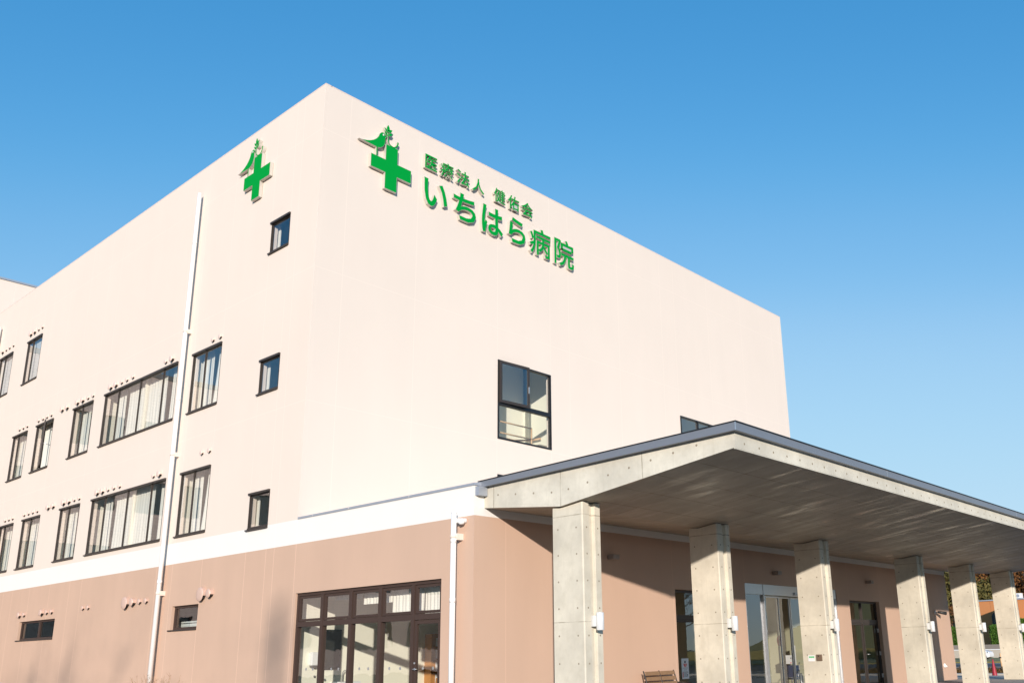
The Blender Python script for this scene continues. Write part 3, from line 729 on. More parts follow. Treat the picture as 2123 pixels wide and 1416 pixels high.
mb.v = [(27.05+a, YW-.001-c_, .60+b) for a, b, c_ in mb.v]; mb.tube([(27.05, YW-.06, .6), (27.05, YW-.12, .55)], .035)
tag(mb.build('wall_outlet_cover', M['pipe']), 'cream round outlet cover low on the wall near its far corner', 'outlet')
# intercom and notice on the third column
x = CX[2]
mb = MB(); mb.box(x-.035, x-.001, 12.17, 12.33, 1.11, 1.28); mb.tube([(x-.036, 12.27, 1.235), (x-.038, 12.27, 1.235)], .02, 12, 1)
o = mb.build('intercom', [simple('bronze_intercom', (.24, .17, .12), .4, .4), M['ink']]); tag(o, 'small brown intercom panel on the third column', 'intercom')
mb = MB(); mb.box(x-.006, x-.001, 12.40, 12.60, 1.10, 1.26)
random.seed(3)
for k in range(6): mb.box(x-.0075, x-.0062, 12.575-.028*k-.022, 12.575-.028*k, 1.185+random.random()*.01, 1.235, 1)
o = mb.build('notice', [M['paper'], simple('green_ink', (.02, .45, .12), .5)]); tag(o, 'white notice with green lettering on the third column', 'notice')

# outlines of the sign characters
GLYPHS = {
    '医': '972,999 0,999 0,0 999,0 999,86 86,86 86,913 972,913|332,888 285,792 226,705 153,633 176,619 202,601 226,584 259,615 289,653 319,691 501,691 501,539 501,519 153,519 153,436 491,436 445,342 339,249 156,173 176,152 196,124 209,104 378,176 488,263 551,356 660,270 760,176 836,97 896,159 807,245 694,342 577,429 581,436 949,436 949,519 587,519 587,539 587,691 896,691 896,771 368,771 385,802 398,833 415,864',
    '療': '744,189 805,130 862,68 908,19 969,59 920,109 862,168 802,223|449,366 793,366 793,298 449,298|449,487 793,487 793,419 449,419|404,223 355,171 298,118 243,71 264,56 285,37 304,22 361,74 419,137 474,199|15,782 43,707 67,630 82,565 149,596 131,658 103,732 76,804|674,664 701,620 735,580 771,540 477,540 513,580 547,620 574,664|565,822 556,791 544,760 528,729 285,729 285,664 489,664 468,636 446,611 419,583 392,608 364,630 334,648 292,611 319,589 346,568 373,543 334,512 288,484 240,459 258,444 276,425 292,406 322,422 352,441 383,459 383,245 580,245 580,81 580,71 574,65 565,65 540,65 501,65 452,65 462,43 471,22 477,0 540,0 586,3 619,9 644,25 656,47 659,78 659,245 862,245 862,462 893,444 923,425 953,410 966,431 984,450 999,468 953,487 911,512 868,543 899,565 929,593 956,620 908,655 884,633 856,605 826,577 799,605 771,636 747,664 978,664 978,729 607,729 619,757 632,785 641,813|510,983 519,956 531,928 540,900 164,900 164,549 164,465 103,434 49,406 0,382 27,310 158,388 137,270 97,155 30,53 49,37 70,19 88,0 185,171 228,366 240,549 240,828 990,828 990,900 629,900 616,931 604,968 589,999',
    '法': '57,928 137,890 210,847 270,807 318,875 258,912 181,952 105,987|0,633 76,599 150,555 204,515 251,583 194,620 121,661 45,695|38,68 108,16 175,124 245,245 309,366 248,419 178,292 105,171|382,37 430,50 569,71 875,109 897,71 913,34 926,0 999,37 951,133 881,245 805,347 735,316 770,273 805,223 837,177 484,137 550,236 617,347 681,462 996,462 996,540 703,540 703,735 951,735 951,813 703,813 703,999 617,999 617,813 379,813 379,735 617,735 617,540 331,540 331,462 579,462 519,344 465,248 423,189 398,155 375,130 353,121 363,93 375,62',
    '人': '448,999 430,734 315,372 0,66 25,47 46,22 65,0 285,175 421,387 498,609 575,390 714,175 940,6 956,31 977,53 999,75 711,322 575,621 532,837 535,899 538,955 538,999',
    '健': '194,999 141,841 77,695 0,574 15,549 28,518 40,490 68,527 92,571 120,614 120,3 191,3 191,763 218,835 243,906 264,977|538,909 538,847 673,847 673,763 492,763 492,701 673,701 673,611 538,611 538,552 673,552 673,468 523,468 523,403 673,403 673,320 495,320 495,251 673,251 673,121 744,121 744,251 974,251 974,320 744,320 744,403 938,403 938,468 744,468 744,552 922,552 922,701 999,701 999,763 922,763 922,909 744,909 744,996 673,996 673,909|744,701 858,701 858,611 744,611|744,763 744,847 858,847 858,763|274,509 277,518 289,527 301,537 421,537 409,441 390,357 366,279 341,326 320,379 301,437 243,416 270,338 301,267 335,208 298,146 255,93 203,53 221,37 243,19 258,0 304,40 347,90 384,149 504,65 642,25 796,16 971,16 977,37 987,65 999,87 938,87 858,87 799,87 658,96 526,133 415,214 452,323 480,447 498,593 455,605 440,602 363,602 412,692 461,794 507,900 458,931 436,921 267,921 267,850 409,850 369,757 329,683 304,639 283,605 261,583 240,571 252,552 264,527',
    '佑': '587,996 575,927 560,856 545,784 300,784 300,706 524,706 460,542 372,395 257,271 275,252 297,230 312,209 366,261 418,321 463,383 463,0 539,0 539,68 872,68 872,12 951,12 951,489 524,489 554,560 581,632 605,706 999,706 999,784 627,784 645,853 657,918 669,983|539,146 539,411 872,411 872,146|272,999 197,837 103,688 0,566 15,542 33,514 45,489 85,532 124,579 163,629 163,0 239,0 239,750 279,825 315,899 345,974',
    '会': '124,25 189,37 379,56 800,93 825,59 847,31 862,0 937,47 872,137 785,236 689,332 620,295 661,254 704,208 745,164 251,127 326,202 400,285 472,372 949,372 949,453 50,453 50,372 360,372 289,282 223,208 177,164 146,137 121,118 96,109 105,81 118,50|499,999 375,856 202,729 0,627 22,605 43,580 59,555 121,586 183,617 239,652 239,586 757,586 757,664 254,664 344,726 425,794 499,866 574,797 661,729 757,664 819,627 881,596 943,568 959,593 980,617 999,639 825,717 670,816 546,921 580,965',
    'い': '122,995 0,999 7,959 7,914 11,874 11,765 14,632 22,495 83,205 176,48 291,0 374,28 453,133 528,322 449,423 406,282 356,177 291,133 212,181 155,318 122,524 115,645 111,761 111,858 115,902 119,955|780,959 679,918 787,717 859,471 898,209 999,258 959,508 880,757',
    'ち': '0,839 4,741 85,738 170,731 258,731 258,731 220,585 166,432 104,296 204,265 216,285 231,303 247,320 355,400 490,449 644,466 779,446 860,386 887,306 795,153 571,87 270,94 297,0 663,3 906,104 999,306 957,435 841,519 656,550 521,540 397,505 278,446 305,529 336,630 363,734 548,745 737,762 910,783 910,877 733,849 552,828 382,818 397,891 405,922 413,957 420,992 301,999 301,968 301,933 297,898 282,818 258,818 170,821 81,828',
    'は': '167,992 61,999 61,971 58,939 55,911 34,770 10,582 0,392 7,237 24,102 48,0 130,7 130,21 126,35 126,49 126,67 130,85 133,106 153,184 184,282 218,378 167,417 147,360 123,297 99,237 92,293 89,349 89,409 99,572 123,755 147,907 153,932 160,964|672,275 672,233 661,159 621,113 542,95 467,109 416,141 396,194 416,247 471,282 549,293 590,293 631,286|757,999 651,999 651,974 655,946 655,921 655,770 542,766 474,766 406,770 341,777 341,685 409,678 474,678 542,674 655,678 658,572 661,462 668,360 631,367 593,371 556,371 423,346 338,279 310,184 338,88 423,28 559,7 682,35 747,109 764,208 764,233 825,191 886,145 944,88 999,173 931,229 852,286 760,332 757,441 750,561 747,685 818,688 886,699 955,706 955,801 886,791 818,780 747,773 747,830 750,883 750,925 754,950 754,974',
    'ら': '233,999 203,905 373,874 593,835 779,811 809,905 631,926 411,961|203,776 76,790 59,630 34,442 0,292 110,272 123,292 135,313 157,334 279,421 432,477 614,498 749,473 842,418 876,331 800,184 567,101 178,97 216,0 665,17 919,136 999,327 952,456 821,546 622,581 449,567 288,519 140,432 157,540 178,668',
    '病': '15,758 52,687 80,615 99,554 163,585 145,646 114,718 77,786|330,523 330,0 404,0 404,452 595,452 577,362 524,275 416,198 435,182 453,164 469,145 549,198 604,260 641,325 703,266 758,204 799,155 854,198 802,260 734,328 663,393 666,411 669,433 669,452 879,452 879,93 879,84 873,77 860,74 836,74 789,74 737,74 746,53 755,28 762,3 829,3 882,6 919,15 944,34 953,59 956,93 956,523 672,523 672,634 987,634 987,705 305,705 305,634 598,634 598,523|527,984 540,946 552,909 564,875 182,875 182,551 182,520 182,486 179,452 114,418 52,387 0,362 28,288 173,368 148,257 102,152 31,53 49,37 71,19 89,0 197,170 247,365 259,551 259,798 999,798 999,875 657,875 644,915 629,959 610,999',
    '院': '434,664 434,593 887,593 887,664|347,470 347,397 504,397 475,249 398,141 247,65 267,46 286,22 299,0 463,92 549,221 585,397 703,397 703,114 713,52 742,22 800,12 829,12 871,12 903,12 957,28 986,80 999,191 973,197 948,209 925,221 922,132 912,92 893,83 867,83 835,83 813,83 793,86 787,95 784,114 784,397 983,397 983,470|569,974 591,938 614,894 630,858 340,858 340,667 421,667 421,787 896,787 896,667 977,667 977,858 697,858 720,864 700,907 675,953 646,999|0,947 0,3 74,3 74,873 225,873 196,796 167,710 135,630 196,547 228,473 238,409 234,378 225,353 212,335 202,329 190,326 177,326 157,326 135,326 112,326 122,304 128,277 132,255 157,255 183,255 209,258 231,261 251,267 267,277 292,307 308,350 312,403 305,473 273,553 209,639 251,729 289,827 324,919 267,950 254,947',
}

# ---------------------------------------------------------------- signs
def shape_mesh(loops, offset, depth, face_z):
    """closed outlines -> (verts, faces) of an extruded solid with its front at w = face_z"""
    cu = bpy.data.curves.new('outline', 'CURVE'); cu.dimensions = '2D'; cu.fill_mode = 'BOTH'
    cu.extrude = depth/2; cu.offset = offset
    for l in loops:
        sp = cu.splines.new('POLY'); sp.points.add(len(l)-1)
        for p, q in zip(sp.points, l): p.co = (q[0], q[1], 0, 1)
        sp.use_cyclic_u = True
    o = bpy.data.objects.new('outline', cu); me = o.to_mesh()
    vs = [(v.co.x, v.co.y, v.co.z-depth/2+face_z) for v in me.vertices]; fs = [tuple(p.vertices) for p in me.polygons]
    o.to_mesh_clear(); bpy.data.objects.remove(o); bpy.data.curves.remove(cu)
    return vs, fs
def sign_part(name, loops, mapf, parent, depth=.11, inset=.010, face=None, bold=0):
    mb = MB(); vs, fs = shape_mesh(loops, bold, depth, .12); mb.add([mapf(*v) for v in vs], fs, 0)
    vs, fs = shape_mesh(loops, bold-inset, .006, .125); mb.add([mapf(*v) for v in vs], fs, 1)
    return mb.build(name, [M['sign_side'], face or M['green']], parent, normals=False)
def char_loops(ch, x0, x1, z0, z1):
    return [[(x0+int(a)/999*(x1-x0), z0+int(b)/999*(z1-z0)) for a, b in (q.split(',') for q in l.split())] for l in GLYPHS[ch].split('|')]
k_ = 1.00605
def sx(v): return (v+13.5)*k_-13.5
def sz(v): return (v-1.49)*k_+1.49
def onR(u, v, w): return (u, YU-w, v)
s1 = empty('sign_lettering', (6.5, YU, 17.2), 'smaller upper line of green raised characters on the right face', 'sign')
for ch, a, b, z0, z1 in (('医', 3.77, 4.30, 17.20, 17.72), ('療', 4.45, 5.03, 17.18, 17.75), ('法', 5.17, 5.76, 17.20, 17.75), ('人', 5.91, 6.47, 17.20, 17.74),
                         ('健', 6.95, 7.53, 17.19, 17.75), ('佑', 7.66, 8.24, 17.18, 17.75), ('会', 8.38, 8.97, 17.18, 17.75)):
    sign_part('character', char_loops(ch, sx(a)+.01, sx(b)-.01, sz(z0)+.01, sz(z1)-.01), onR, s1, inset=.004, bold=.006 if ch in '療健' else .010)
s2 = empty('sign_lettering', (7.5, YU, 15.85), 'larger lower line of green raised characters on the right face', 'sign')
for ch, a, b, z0, z1 in (('い', 3.76, 4.77, 15.87, 16.84), ('ち', 5.05, 6.09, 15.86, 16.87), ('は', 6.37, 7.40, 15.80, 16.88), ('ら', 7.70, 8.57, 15.88, 16.88),
                         ('病', 8.79, 9.95, 15.80, 16.92), ('院', 10.14, 11.29, 15.78, 16.94)):
    sign_part('character', char_loops(ch, sx(a)+.026, sx(b)-.026, sz(z0)+.026, sz(z1)-.026), onR, s2, inset=.008, bold=.020 if ch in '病院' else .030)
def lens(tip, base, w, n=7):
    t, b = Vector(tip), Vector(base); d = t-b; nn = Vector((-d.y, d.x)).normalized(); L = []
    for i in range(n+1):
        s_ = i/n; L.append(b+d*s_+nn*w*math.sin(math.pi*s_**.85))
    for i in range(n-1, 0, -1):
        s_ = i/n; L.append(b+d*s_-nn*w*math.sin(math.pi*s_**.85))
    return [tuple(p) for p in L]
def smooth(P_, it=2, closed=True):
    for _ in range(it):
        Q = []
        for i in range(len(P_) if closed else len(P_)-1):
            a, b = P_[i], P_[(i+1) % len(P_)]
            Q += [(a[0]*.75+b[0]*.25, a[1]*.75+b[1]*.25), (a[0]*.25+b[0]*.75, a[1]*.25+b[1]*.75)]
        P_ = Q if closed else [P_[0]]+Q+[P_[-1]]
    return P_
def ribbon(pts, ws):
    pts = smooth(pts, 2, False); n = len(pts); A = []; B = []
    for i, p in enumerate(pts):
        q0, q1 = pts[max(0, i-1)], pts[min(n-1, i+1)]; d = Vector((q1[0]-q0[0], q1[1]-q0[1])).normalized()
        w = ws[0]+(ws[1]-ws[0])*i/(n-1); A.append((p[0]-d.y*w, p[1]+d.x*w)); B.append((p[0]+d.y*w, p[1]-d.x*w))
    return A+B[::-1]
CROSS = [(-.822, .207), (-.822, -.258), (-.258, -.258), (-.258, -.82), (.223, -.82), (.223, -.262), (.79, -.262), (.79, .21), (.226, .21), (.226, .77), (-.258, .77), (-.258, .207)]
BIRD_TOP = [(-1.148, .54), (-.984, .588), (-.861, .64), (-.738, .715), (-.636, .81), (-.566, .911), (-.528, 1.018), (-.478, 1.087), (-.415, 1.124), (-.349, 1.119), (-.311, 1.083), (-.281, 1.045)]
BIRD_LOW = [(-.295, .978), (-.292, .915), (-.288, .817), (-.309, .718), (-.359, .627), (-.431, .555), (-.515, .514), (-.599, .496)]
BIRD = [(-1.292, .525)] + BIRD_TOP + [(-.21, 1.046), (-.215, 1.025)] + BIRD_LOW + [(-.66, .500), (-.843, .506), (-1.064, .513)]
def logo(name, mapf, loc, label):
    t = empty(name, loc, label, 'sign')
    sign_part('cross', [CROSS], mapf, t, inset=.012)
    b = sign_part('bird', [BIRD], mapf, t, inset=.009)
    ey = [(-.384+.026*math.cos(i*math.pi/8), 1.033+.034*math.sin(i*math.pi/8)) for i in range(16)]
    sign_part('eye', [ey], lambda u, v, w: mapf(u, v, w+.012), b, .004, .001, M['paper'])
    sign_part('leg', [[(-.628, .51), (-.586, .51), (-.582, .20), (-.624, .20)]], mapf, t, inset=.004)
    br = sign_part('olive_branch', [ribbon([(-.20, 1.30), (-.19, 1.062), (-.183, .904), (-.14, .823), (-.067, .775), (.061, .755), (.151, .826), (.21, .93), (.212, 1.02)], (.012, .032))], mapf, t, inset=.004)
    for tip, base, w in (((-.203, 1.489), (-.193, 1.235), .062), ((-.352, 1.345), (-.205, 1.19), .040), ((-.352, 1.215), (-.205, 1.07), .040),
                         ((-.03, 1.357), (-.19, 1.23), .052), ((-.025, 1.228), (-.184, 1.10), .052)):
        sign_part('leaf', [lens(tip, base, w)], mapf, br, inset=.004)
    return t
logo('logo_sign', lambda u, v, w: (2.515+u, YU-w, 16.685+v), (2.515, YU, 15.87), 'green cross with a bird and olive branch, left of the lettering on the right face')
logo('logo_sign', lambda u, v, w: (-w, 25.285-u, 16.73+v), (0, 25.285, 15.9), 'green cross with bird and olive branch alone on the left face')

# ---------------------------------------------------------------- bench, poster, wheelchair, stand, cone
b = empty('park_bench', (6.2, 14.3, 0), 'brown slatted bench with grey metal frame against the wall by the tall window', 'bench')
xs0, xs1 = 5.56, 6.86
for k, (z, y) in enumerate(((.93, 14.45), (.80, 14.41), (.67, 14.37), (.56, 14.33))):
    for a, c in ((xs0+.03, (xs0+xs1)/2-.02), ((xs0+xs1)/2+.02, xs1-.02)):
        mb = MB(); mb.add([(a, y, z-.05), (c, y, z-.05), (c, y+.025, z+.045), (a, y+.025, z+.045), (a, y-.022, z-.05), (c, y-.022, z-.05), (c, y+.003, z+.045), (a, y+.003, z+.045)],
                          [(0,1,2,3),(4,7,6,5),(0,4,5,1),(2,6,7,3),(0,3,7,4),(1,5,6,2)])
        bevel(mb.build('slat', M['bench_slat'], b), .006)
for k in range(4):
    mb = MB(); mb.box(xs0+.03, xs1-.02, 13.86+k*.115, 13.96+k*.115, .42, .445); bevel(mb.build('slat', M['bench_slat'], b), .006)
for x in (xs0, (xs0+xs1)/2, xs1):
    mb = MB(); mb.tube([(x, 13.84, 0), (x, 13.86, .41), (x, 14.28, .41), (x, 14.34, .55), (x, 14.49, .99)], .018); mb.tube([(x, 14.40, 0), (x, 14.28, .41)], .018)
    mb.build('bench_frame', M['bench_metal'], b)
for x in (xs0-.01, xs1+.01):
    mb = MB(); mb.tube([(x, 14.40, .68), (x, 13.95, .66), (x, 13.86, .60), (x, 13.86, .41)], .02); mb.build('armrest', M['bench_metal'], b)

mb = MB(); y = YW+.17; mb.box(7.86, 8.20, y-.004, y, .72, 1.26)
mb.v = [(v[0], v[1], v[2]) for v in mb.v]
f = y-.0055
for k in range(2):
    sgn = -1 if k == 0 else 1
    mb.prism([(8.03+sgn*.012, 1.12), (8.03+sgn*.085, 1.12), (8.03+sgn*.06, 1.07), (8.03+sgn*.03, 1.03), (8.03+sgn*.012, 1.03)], lambda u, v: (u, f, v), lambda u, v: (u, y-.0042, v), 1)
mb.tube([(8.03, f, 1.165), (8.03, y-.0042, 1.165)], .035, 16, 2)
for z, a, c, m_ in ((1.005, 7.92, 8.14, 2), (.955, 7.96, 8.10, 2), (.905, 7.91, 8.14, 2), (.88, 7.95, 8.15, 2), (.855, 7.95, 8.12, 2), (.83, 7.95, 8.15, 2), (.805, 7.95, 8.10, 2), (.78, 7.95, 8.14, 2)):
    mb.box(a, c, f, y-.0042, z-.004, z+.004, m_)
mb.box(7.895, 7.925, f, y-.0042, .76, .90, 1); mb.box(8.11, 8.14, f, y-.0042, .80, .84, 2)
tag(mb.build('poster', [M['paper'], M['red'], M['ink']]), 'narrow white poster with a red tie-shaped mark taped inside the tall window', 'poster')

mb = MB(); mb.tube([(13.52, 15.0, 1.70), (13.52, 15.004, 1.70)], .165, 32)
for a, c, e, f_ in ((13.56, 13.63, 1.74, 1.75), (13.56, 13.63, 1.66, 1.67), (13.56, 13.567, 1.66, 1.75), (13.623, 13.63, 1.66, 1.75)): mb.box(a, c, 14.994, 14.999, e, f_, 1)
tag(mb.build('round_sticker', [M['red'], M['paper']]), 'round red sticker on the glass of the automatic door', 'sticker')

wc = empty('wheelchair', (15.6, 15.75, .02), 'wheelchair with blue frame parked just inside the automatic door', 'wheelchair', rz=R(200))
tyre = simple('grey_tyre', (.10, .10, .10), .8)
blue = simple('blue_paint', (.02, .08, .30), .35, .3)
for sy in (-1, 1):
    mb = MB(); y = sy*.28
    mb.tube([(.30*math.cos(t), y, .31+.30*math.sin(t)) for t in [i*math.pi/18 for i in range(37)]], .017, 8, 0, False)
    mb.tube([(.265*math.cos(t), y+sy*.03, .31+.265*math.sin(t)) for t in [i*math.pi/18 for i in range(37)]], .009, 6, 1, False)
    for i in range(16):
        t = i*math.pi/8; mb.tube([(0, y, .31), (.29*math.cos(t+.1), y, .31+.29*math.sin(t+.1))], .0025, 4, 1)
    mb.tube([(0, y-.03, .31), (0, y+.03, .31)], .03, 10, 1)
    mb.build('wheel', [tyre, M['silver']], wc, True)
    mb = MB(); mb.tube([(-.12, y*.85, .95), (-.02, y*.85, .93), (.02, y*.85, .86), (.05, y*.85, .40), (.42, y*.85, .42), (.55, y*.8, .12)], .013); mb.tube([(.03, y*.85, .68), (.32, y*.85, .68), (.36, y*.85, .42)], .013)
    mb.build('side_frame', M['silver'] if sy > 0 else blue, wc, True)
    mb = MB(); mb.tube([(-.16, y*.85, .95), (-.03, y*.85, .935)], .018); mb.build('push_handle', M['ink'], wc, True)
    mb = MB(); mb.lathe([(0, -.012), (.07, -.012), (.07, .012), (0, .012)], (0, 0, 0), 16); mb.v = [(.42+a, y*.85+c_, .07+b_) for a, b_, c_ in mb.v]; mb.build('caster', tyre, wc, True)
    mb = MB(); mb.box(.08, .34, y*.85-.025, y*.85+.025, .69, .715); mb.build('armrest', M['ink'], wc, True)
mb = MB(); mb.box(.03, .42, -.22, .22, .43, .47); mb.build('seat', simple('navy_cloth', (.015, .03, .08), .8), wc, True)
mb = MB(); mb.box(.0, .03, -.22, .22, .48, .88); mb.build('backrest', bpy.data.materials['navy_cloth'], wc, True)
mb = MB(); mb.box(.50, .66, -.16, .16, .10, .12); mb.build('footrest', M['ink'], wc, True)
t = empty('sanitizer_stand', (16.9, 16.5, .02), 'white hand sanitizer stand with green lettering behind the wheelchair', 'stand')
mb = MB(); mb.tube([(16.9, 16.5, .02), (16.9, 16.5, .9)], .025); mb.lathe([(0, 0), (.18, 0), (.18, .02), (0, .03)], (16.9, 16.5, .02), 20); mb.build('pole', M['silver'], t)
mb = MB(); mb.box(16.72, 17.0, 16.42, 16.58, .92, 1.22); mb.box(16.76, 16.83, 16.412, 16.419, 1.10, 1.14, 1); mb.box(16.74, 16.80, 16.412, 16.419, .94, .98, 2); o = mb.build('dispenser', [M['paper'], M['ink'], M['red']], t); bevel(o, .01)
mb = MB(); mb.box(17.02, 17.3, 16.48, 16.50, .85, 1.55)
for k in range(5): mb.box(17.12, 17.2, 16.472, 16.479, .95+k*.11, 1.02+k*.11, 1)
mb.build('sign_board', [M['paper'], bpy.data.materials['green_ink']], t)
mb = MB(); mb.box(11.5, 12.25, 17.2, 17.8, 1.0, 1.04); mb.tube([(11.9, 17.5, 0), (11.9, 17.5, 1.0)], .03); mb.box(11.6, 12.2, 17.3, 17.7, .02, .05)
tag(mb.build('lobby_table', M['rail_wood']), 'small high round-legged table behind the left side glass of the automatic door', 'table')

mb = MB(); cz = GZ
mb.lathe([(.135, .03), (.128, .06), (.03, .84), (.022, .87), (0, .875)], (0, 0, 0), 28)
o_ = MB(); 
t = empty('traffic_cone', (33.48, 14.75, GZ), 'red traffic cone standing on the asphalt between the last two columns', 'traffic cone')
mb.v = [(a, b_, c_) for a, b_, c_ in mb.v]; mb.build('cone_body', M['cone'], t, True)
mb = MB(); mb.box(-.19, .19, -.19, .19, 0, .035); bevel(mb.build('base', M['cone'], t, True), .01)

# ---------------------------------------------------------------- street beyond
def at(D, k): return (-13.5+D, k*D)                    # k = tangent seen from the photo's spot
# guard fence of pale boards
def along(name, D, ka, kb, z0, z1, th, mats, label=None, cat=None, m=0, kind=None, parts=None):
    mb = MB(); mb.box(D-13.5, D-13.5+th, ka*D, kb*D, z0, z1, m); o = mb.build(name, mats); 
    if label: tag(o, label, cat)
    if kind: tag(o, kind=kind)
    return o
M['board'] = simple('pale_fence_boards', (.50, .44, .36), .7, 0, .06, 3)
D = 105; X = D-13.5
fe = empty('roadside_fence', (X, .32*D, GZ), 'pale horizontal board fence with a white top rail across the street', 'fence')
mb = MB()
for k in range(9): mb.box(X, X+.04, .15*D, .60*D, GZ+.10+k*.087, GZ+.10+k*.087+.075)
mb.build('boards', M['board'], fe)
mb = MB(); mb.box(X-.03, X+.07, .15*D, .60*D, GZ+.90, GZ+.97); mb.build('top_rail', M['paper'], fe)
y = .15*D
while y < .60*D:
    mb = MB(); mb.box(X+.045, X+.10, y, y+.06, GZ, GZ+.93); mb.build('post', M['board'], fe); y += 2.0
o = along('retaining_wall', 110, .15, .60, GZ, 1.30, .3, simple('grey_block_wall', (.22, .19, .16), .85, 0, .15, 3), 'low grey wall behind the board fence', 'wall')
g = MB(); g.box(97, 260, -60, 200, 0, 1.2); tag(g.build('bank', M['grass']), kind='structure')

# leaves
def leaf_mat(name, cols):
    t = NT(name); p = t.pos()[0]
    n = t.noise(p, .55, 3, .6); n2 = t.noise(p, 5, 3)
    r = t.new('ShaderNodeValToRGB'); cr = r.color_ramp
    cr.elements[0].position = .30; cr.elements[0].color = (*cols[0], 1); cr.elements[1].position = .70; cr.elements[1].color = (*cols[-1], 1)
    for i, c in enumerate(cols[1:-1]): e = cr.elements.new(.30+.4*(i+1)/(len(cols)-1)); e.color = (*c, 1)
    t.link(t.math('ADD', t.math('MULTIPLY', n, .55), t.math('MULTIPLY', n2, .45)), r.inputs[0])
    t.link(r.outputs[0], t.b.inputs['Base Color']); t.b.inputs['Roughness'].default_value = .75; t.b.inputs['Specular IOR Level'].default_value = .2
    return t.mat
M['leaf_g'] = leaf_mat('hedge_leaves', [(.03, .07, .01), (.07, .15, .02), (.16, .24, .03)])
M['leaf_olive'] = leaf_mat('olive_leaves', [(.05, .05, .02), (.13, .115, .035), (.27, .17, .05)])
M['leaf_rust'] = leaf_mat('rust_leaves', [(.07, .035, .015), (.20, .085, .03), (.34, .16, .04)])
M['leaf_brown'] = leaf_mat('brown_hedge_leaves', [(.05, .03, .012), (.12, .07, .025), (.20, .12, .04)])
M['bark'] = simple('bark', (.09, .065, .045), .9, 0, .25, 5)
def leaf_faces(mb, pts, size, m=0):
    for p in pts:
        n = Vector((random.gauss(0, 1), random.gauss(0, 1), random.gauss(.3, 1))).normalized()
        a = n.orthogonal().normalized(); a.rotate(Matrix.Rotation(random.uniform(0, 6.28), 3, n)); b_ = n.cross(a)
        s_ = size*random.uniform(.6, 1.3); p = Vector(p)
        mb.add([p-a*s_, p-b_*s_*.5, p+a*s_, p+b_*s_*.5], [(0, 1, 2, 3)], m)
def hedge(name, x0, x1, y0, y1, z0, z1, n, size, mat, label, cat='hedge'):
    mb = MB(); random.seed(int(y0*3+x0)); pts = []
    for _ in range(n):
        p = [random.uniform(x0, x1), random.uniform(y0, y1), random.uniform(z0, z1)]
        ax = random.choice((0, 1, 2, 0)); lim = ((x0, x1), (y0, y1), (z0, z1))[ax]; p[ax] = lim[0 if ax == 0 and random.random() < .8 else 1]+random.gauss(0, size*.8)
        pts.append(p)
    leaf_faces(mb, pts, size); mb.box(x0+size, x1-size, y0+size, y1-size, z0, z1-size)
    return tag(mb.build(name, mat, normals=False), label, cat)
D = 112
hedge('hedge', D-13.5, D-12.0, .300*D, .3122*D, 1.2, 3.3, 5000, .10, M['leaf_g'], 'clipped bright green hedge in front of the orange building, between the last two columns')
hedge('hedge', D-13.5, D-12.0, .262*D, .2870*D, 1.2, 3.9, 6000, .10, M['leaf_g'], 'clipped bright green hedge at the right edge, half behind the last column')
hedge('hedge', D-13.5, D-12.0, .3445*D, .356*D, 1.2, 3.2, 4000, .10, M['leaf_g'], 'dark green shrub seen beside the far corner of the pink wall', 'shrub')
hedge('low_hedge', 39.6, 40.6, 2, 30, GZ, GZ+.30, 9000, .05, M['leaf_brown'], 'low brown clipped hedge along the edge of the car park')

# orange building
ob = empty('orange_building', (102, 30, 1.2), 'orange rendered building with an arched dark window behind the hedge', 'building')
M['orange'] = simple('orange_render', (.50, .20, .07), .8, 0, .06, 1)
Dx = 125; X = Dx-13.5; zr = 1.49+Dx*math.tan(R(2.27))*1.045
mb = MB(); mb.box(X, X+16, .18*Dx, .3205*Dx, 1.2, zr)
for k in range(9): mb.box(X-.004, X, .2*Dx+k*1.7, .2*Dx+k*1.7+.03, 1.3, zr-.1, 1)
mb.box(X-.004, X, .18*Dx+.1, .32*Dx, 3.4, 3.44, 1)
mb.build('wall', [M['orange'], simple('dark_orange_joint', (.30, .12, .05), .8)], ob)
mb = MB(); mb.box(X-.15, X+16.1, .18*Dx-.1, .3205*Dx+.12, zr, zr+.14); mb.build('roof_edge', M['gray_trim'], ob)
mb = MB(); ywc = .3025*Dx
mb.prism([(ywc-.8, 2.9), (ywc+.8, 2.9), (ywc+.8, 4.7), (ywc+.66, 5.05), (ywc+.38, 5.25), (ywc-.38, 5.25), (ywc-.66, 5.05), (ywc-.8, 4.7)], lambda u, v: (X-.06, u, v), lambda u, v: (X+.05, u, v))
wn = mb.build('window', M['ink'], ob)
mb = MB(); 
for u in (-.55, .05): mb.box(X-.08, X-.062, ywc+u, ywc+u+.5, 3.2, 4.7)
mb.build('pane', M['glass_dark'], wn)
mb = MB(); mb.box(X-5.5, X-.005, .2905*Dx, .2915*Dx, 1.2, 5.9); mb.prism([(.2905*Dx, 5.9), (.2915*Dx, 5.9), (.2915*Dx, 6.0), (.2905*Dx, 6.0)], lambda u, v: (X-5.5, u, v), lambda u, v: (X-.005, u, v)); mb.build('side_wall', M['orange'], ob)
mb = MB(); mb.box(X+3, X+12, .10*Dx, .2755*Dx, zr, zr+2.6); mb.build('upper_storey', M['orange'], ob)
ac = MB(); y0a, y1a = .2785*Dx, .2845*Dx; ac.box(X+.5, X+1.2, y0a, y1a+.1, zr+.2, zr+.80); ac.tube([(X+.47, (y0a+y1a)/2+.05, zr+.5), (X+.495, (y0a+y1a)/2+.05, zr+.5)], .20, 18, 1)
ac.box(X+.55, X+1.1, y0a+.05, y0a+.12, zr+.14, zr+.20); ac.box(X+.55, X+1.1, y1a, y1a+.07, zr+.14, zr+.20)
tag(ac.build('air_conditioner', [M['paper'], M['gray_trim']]), 'white air conditioning unit on the roof of the orange building', 'air conditioner')
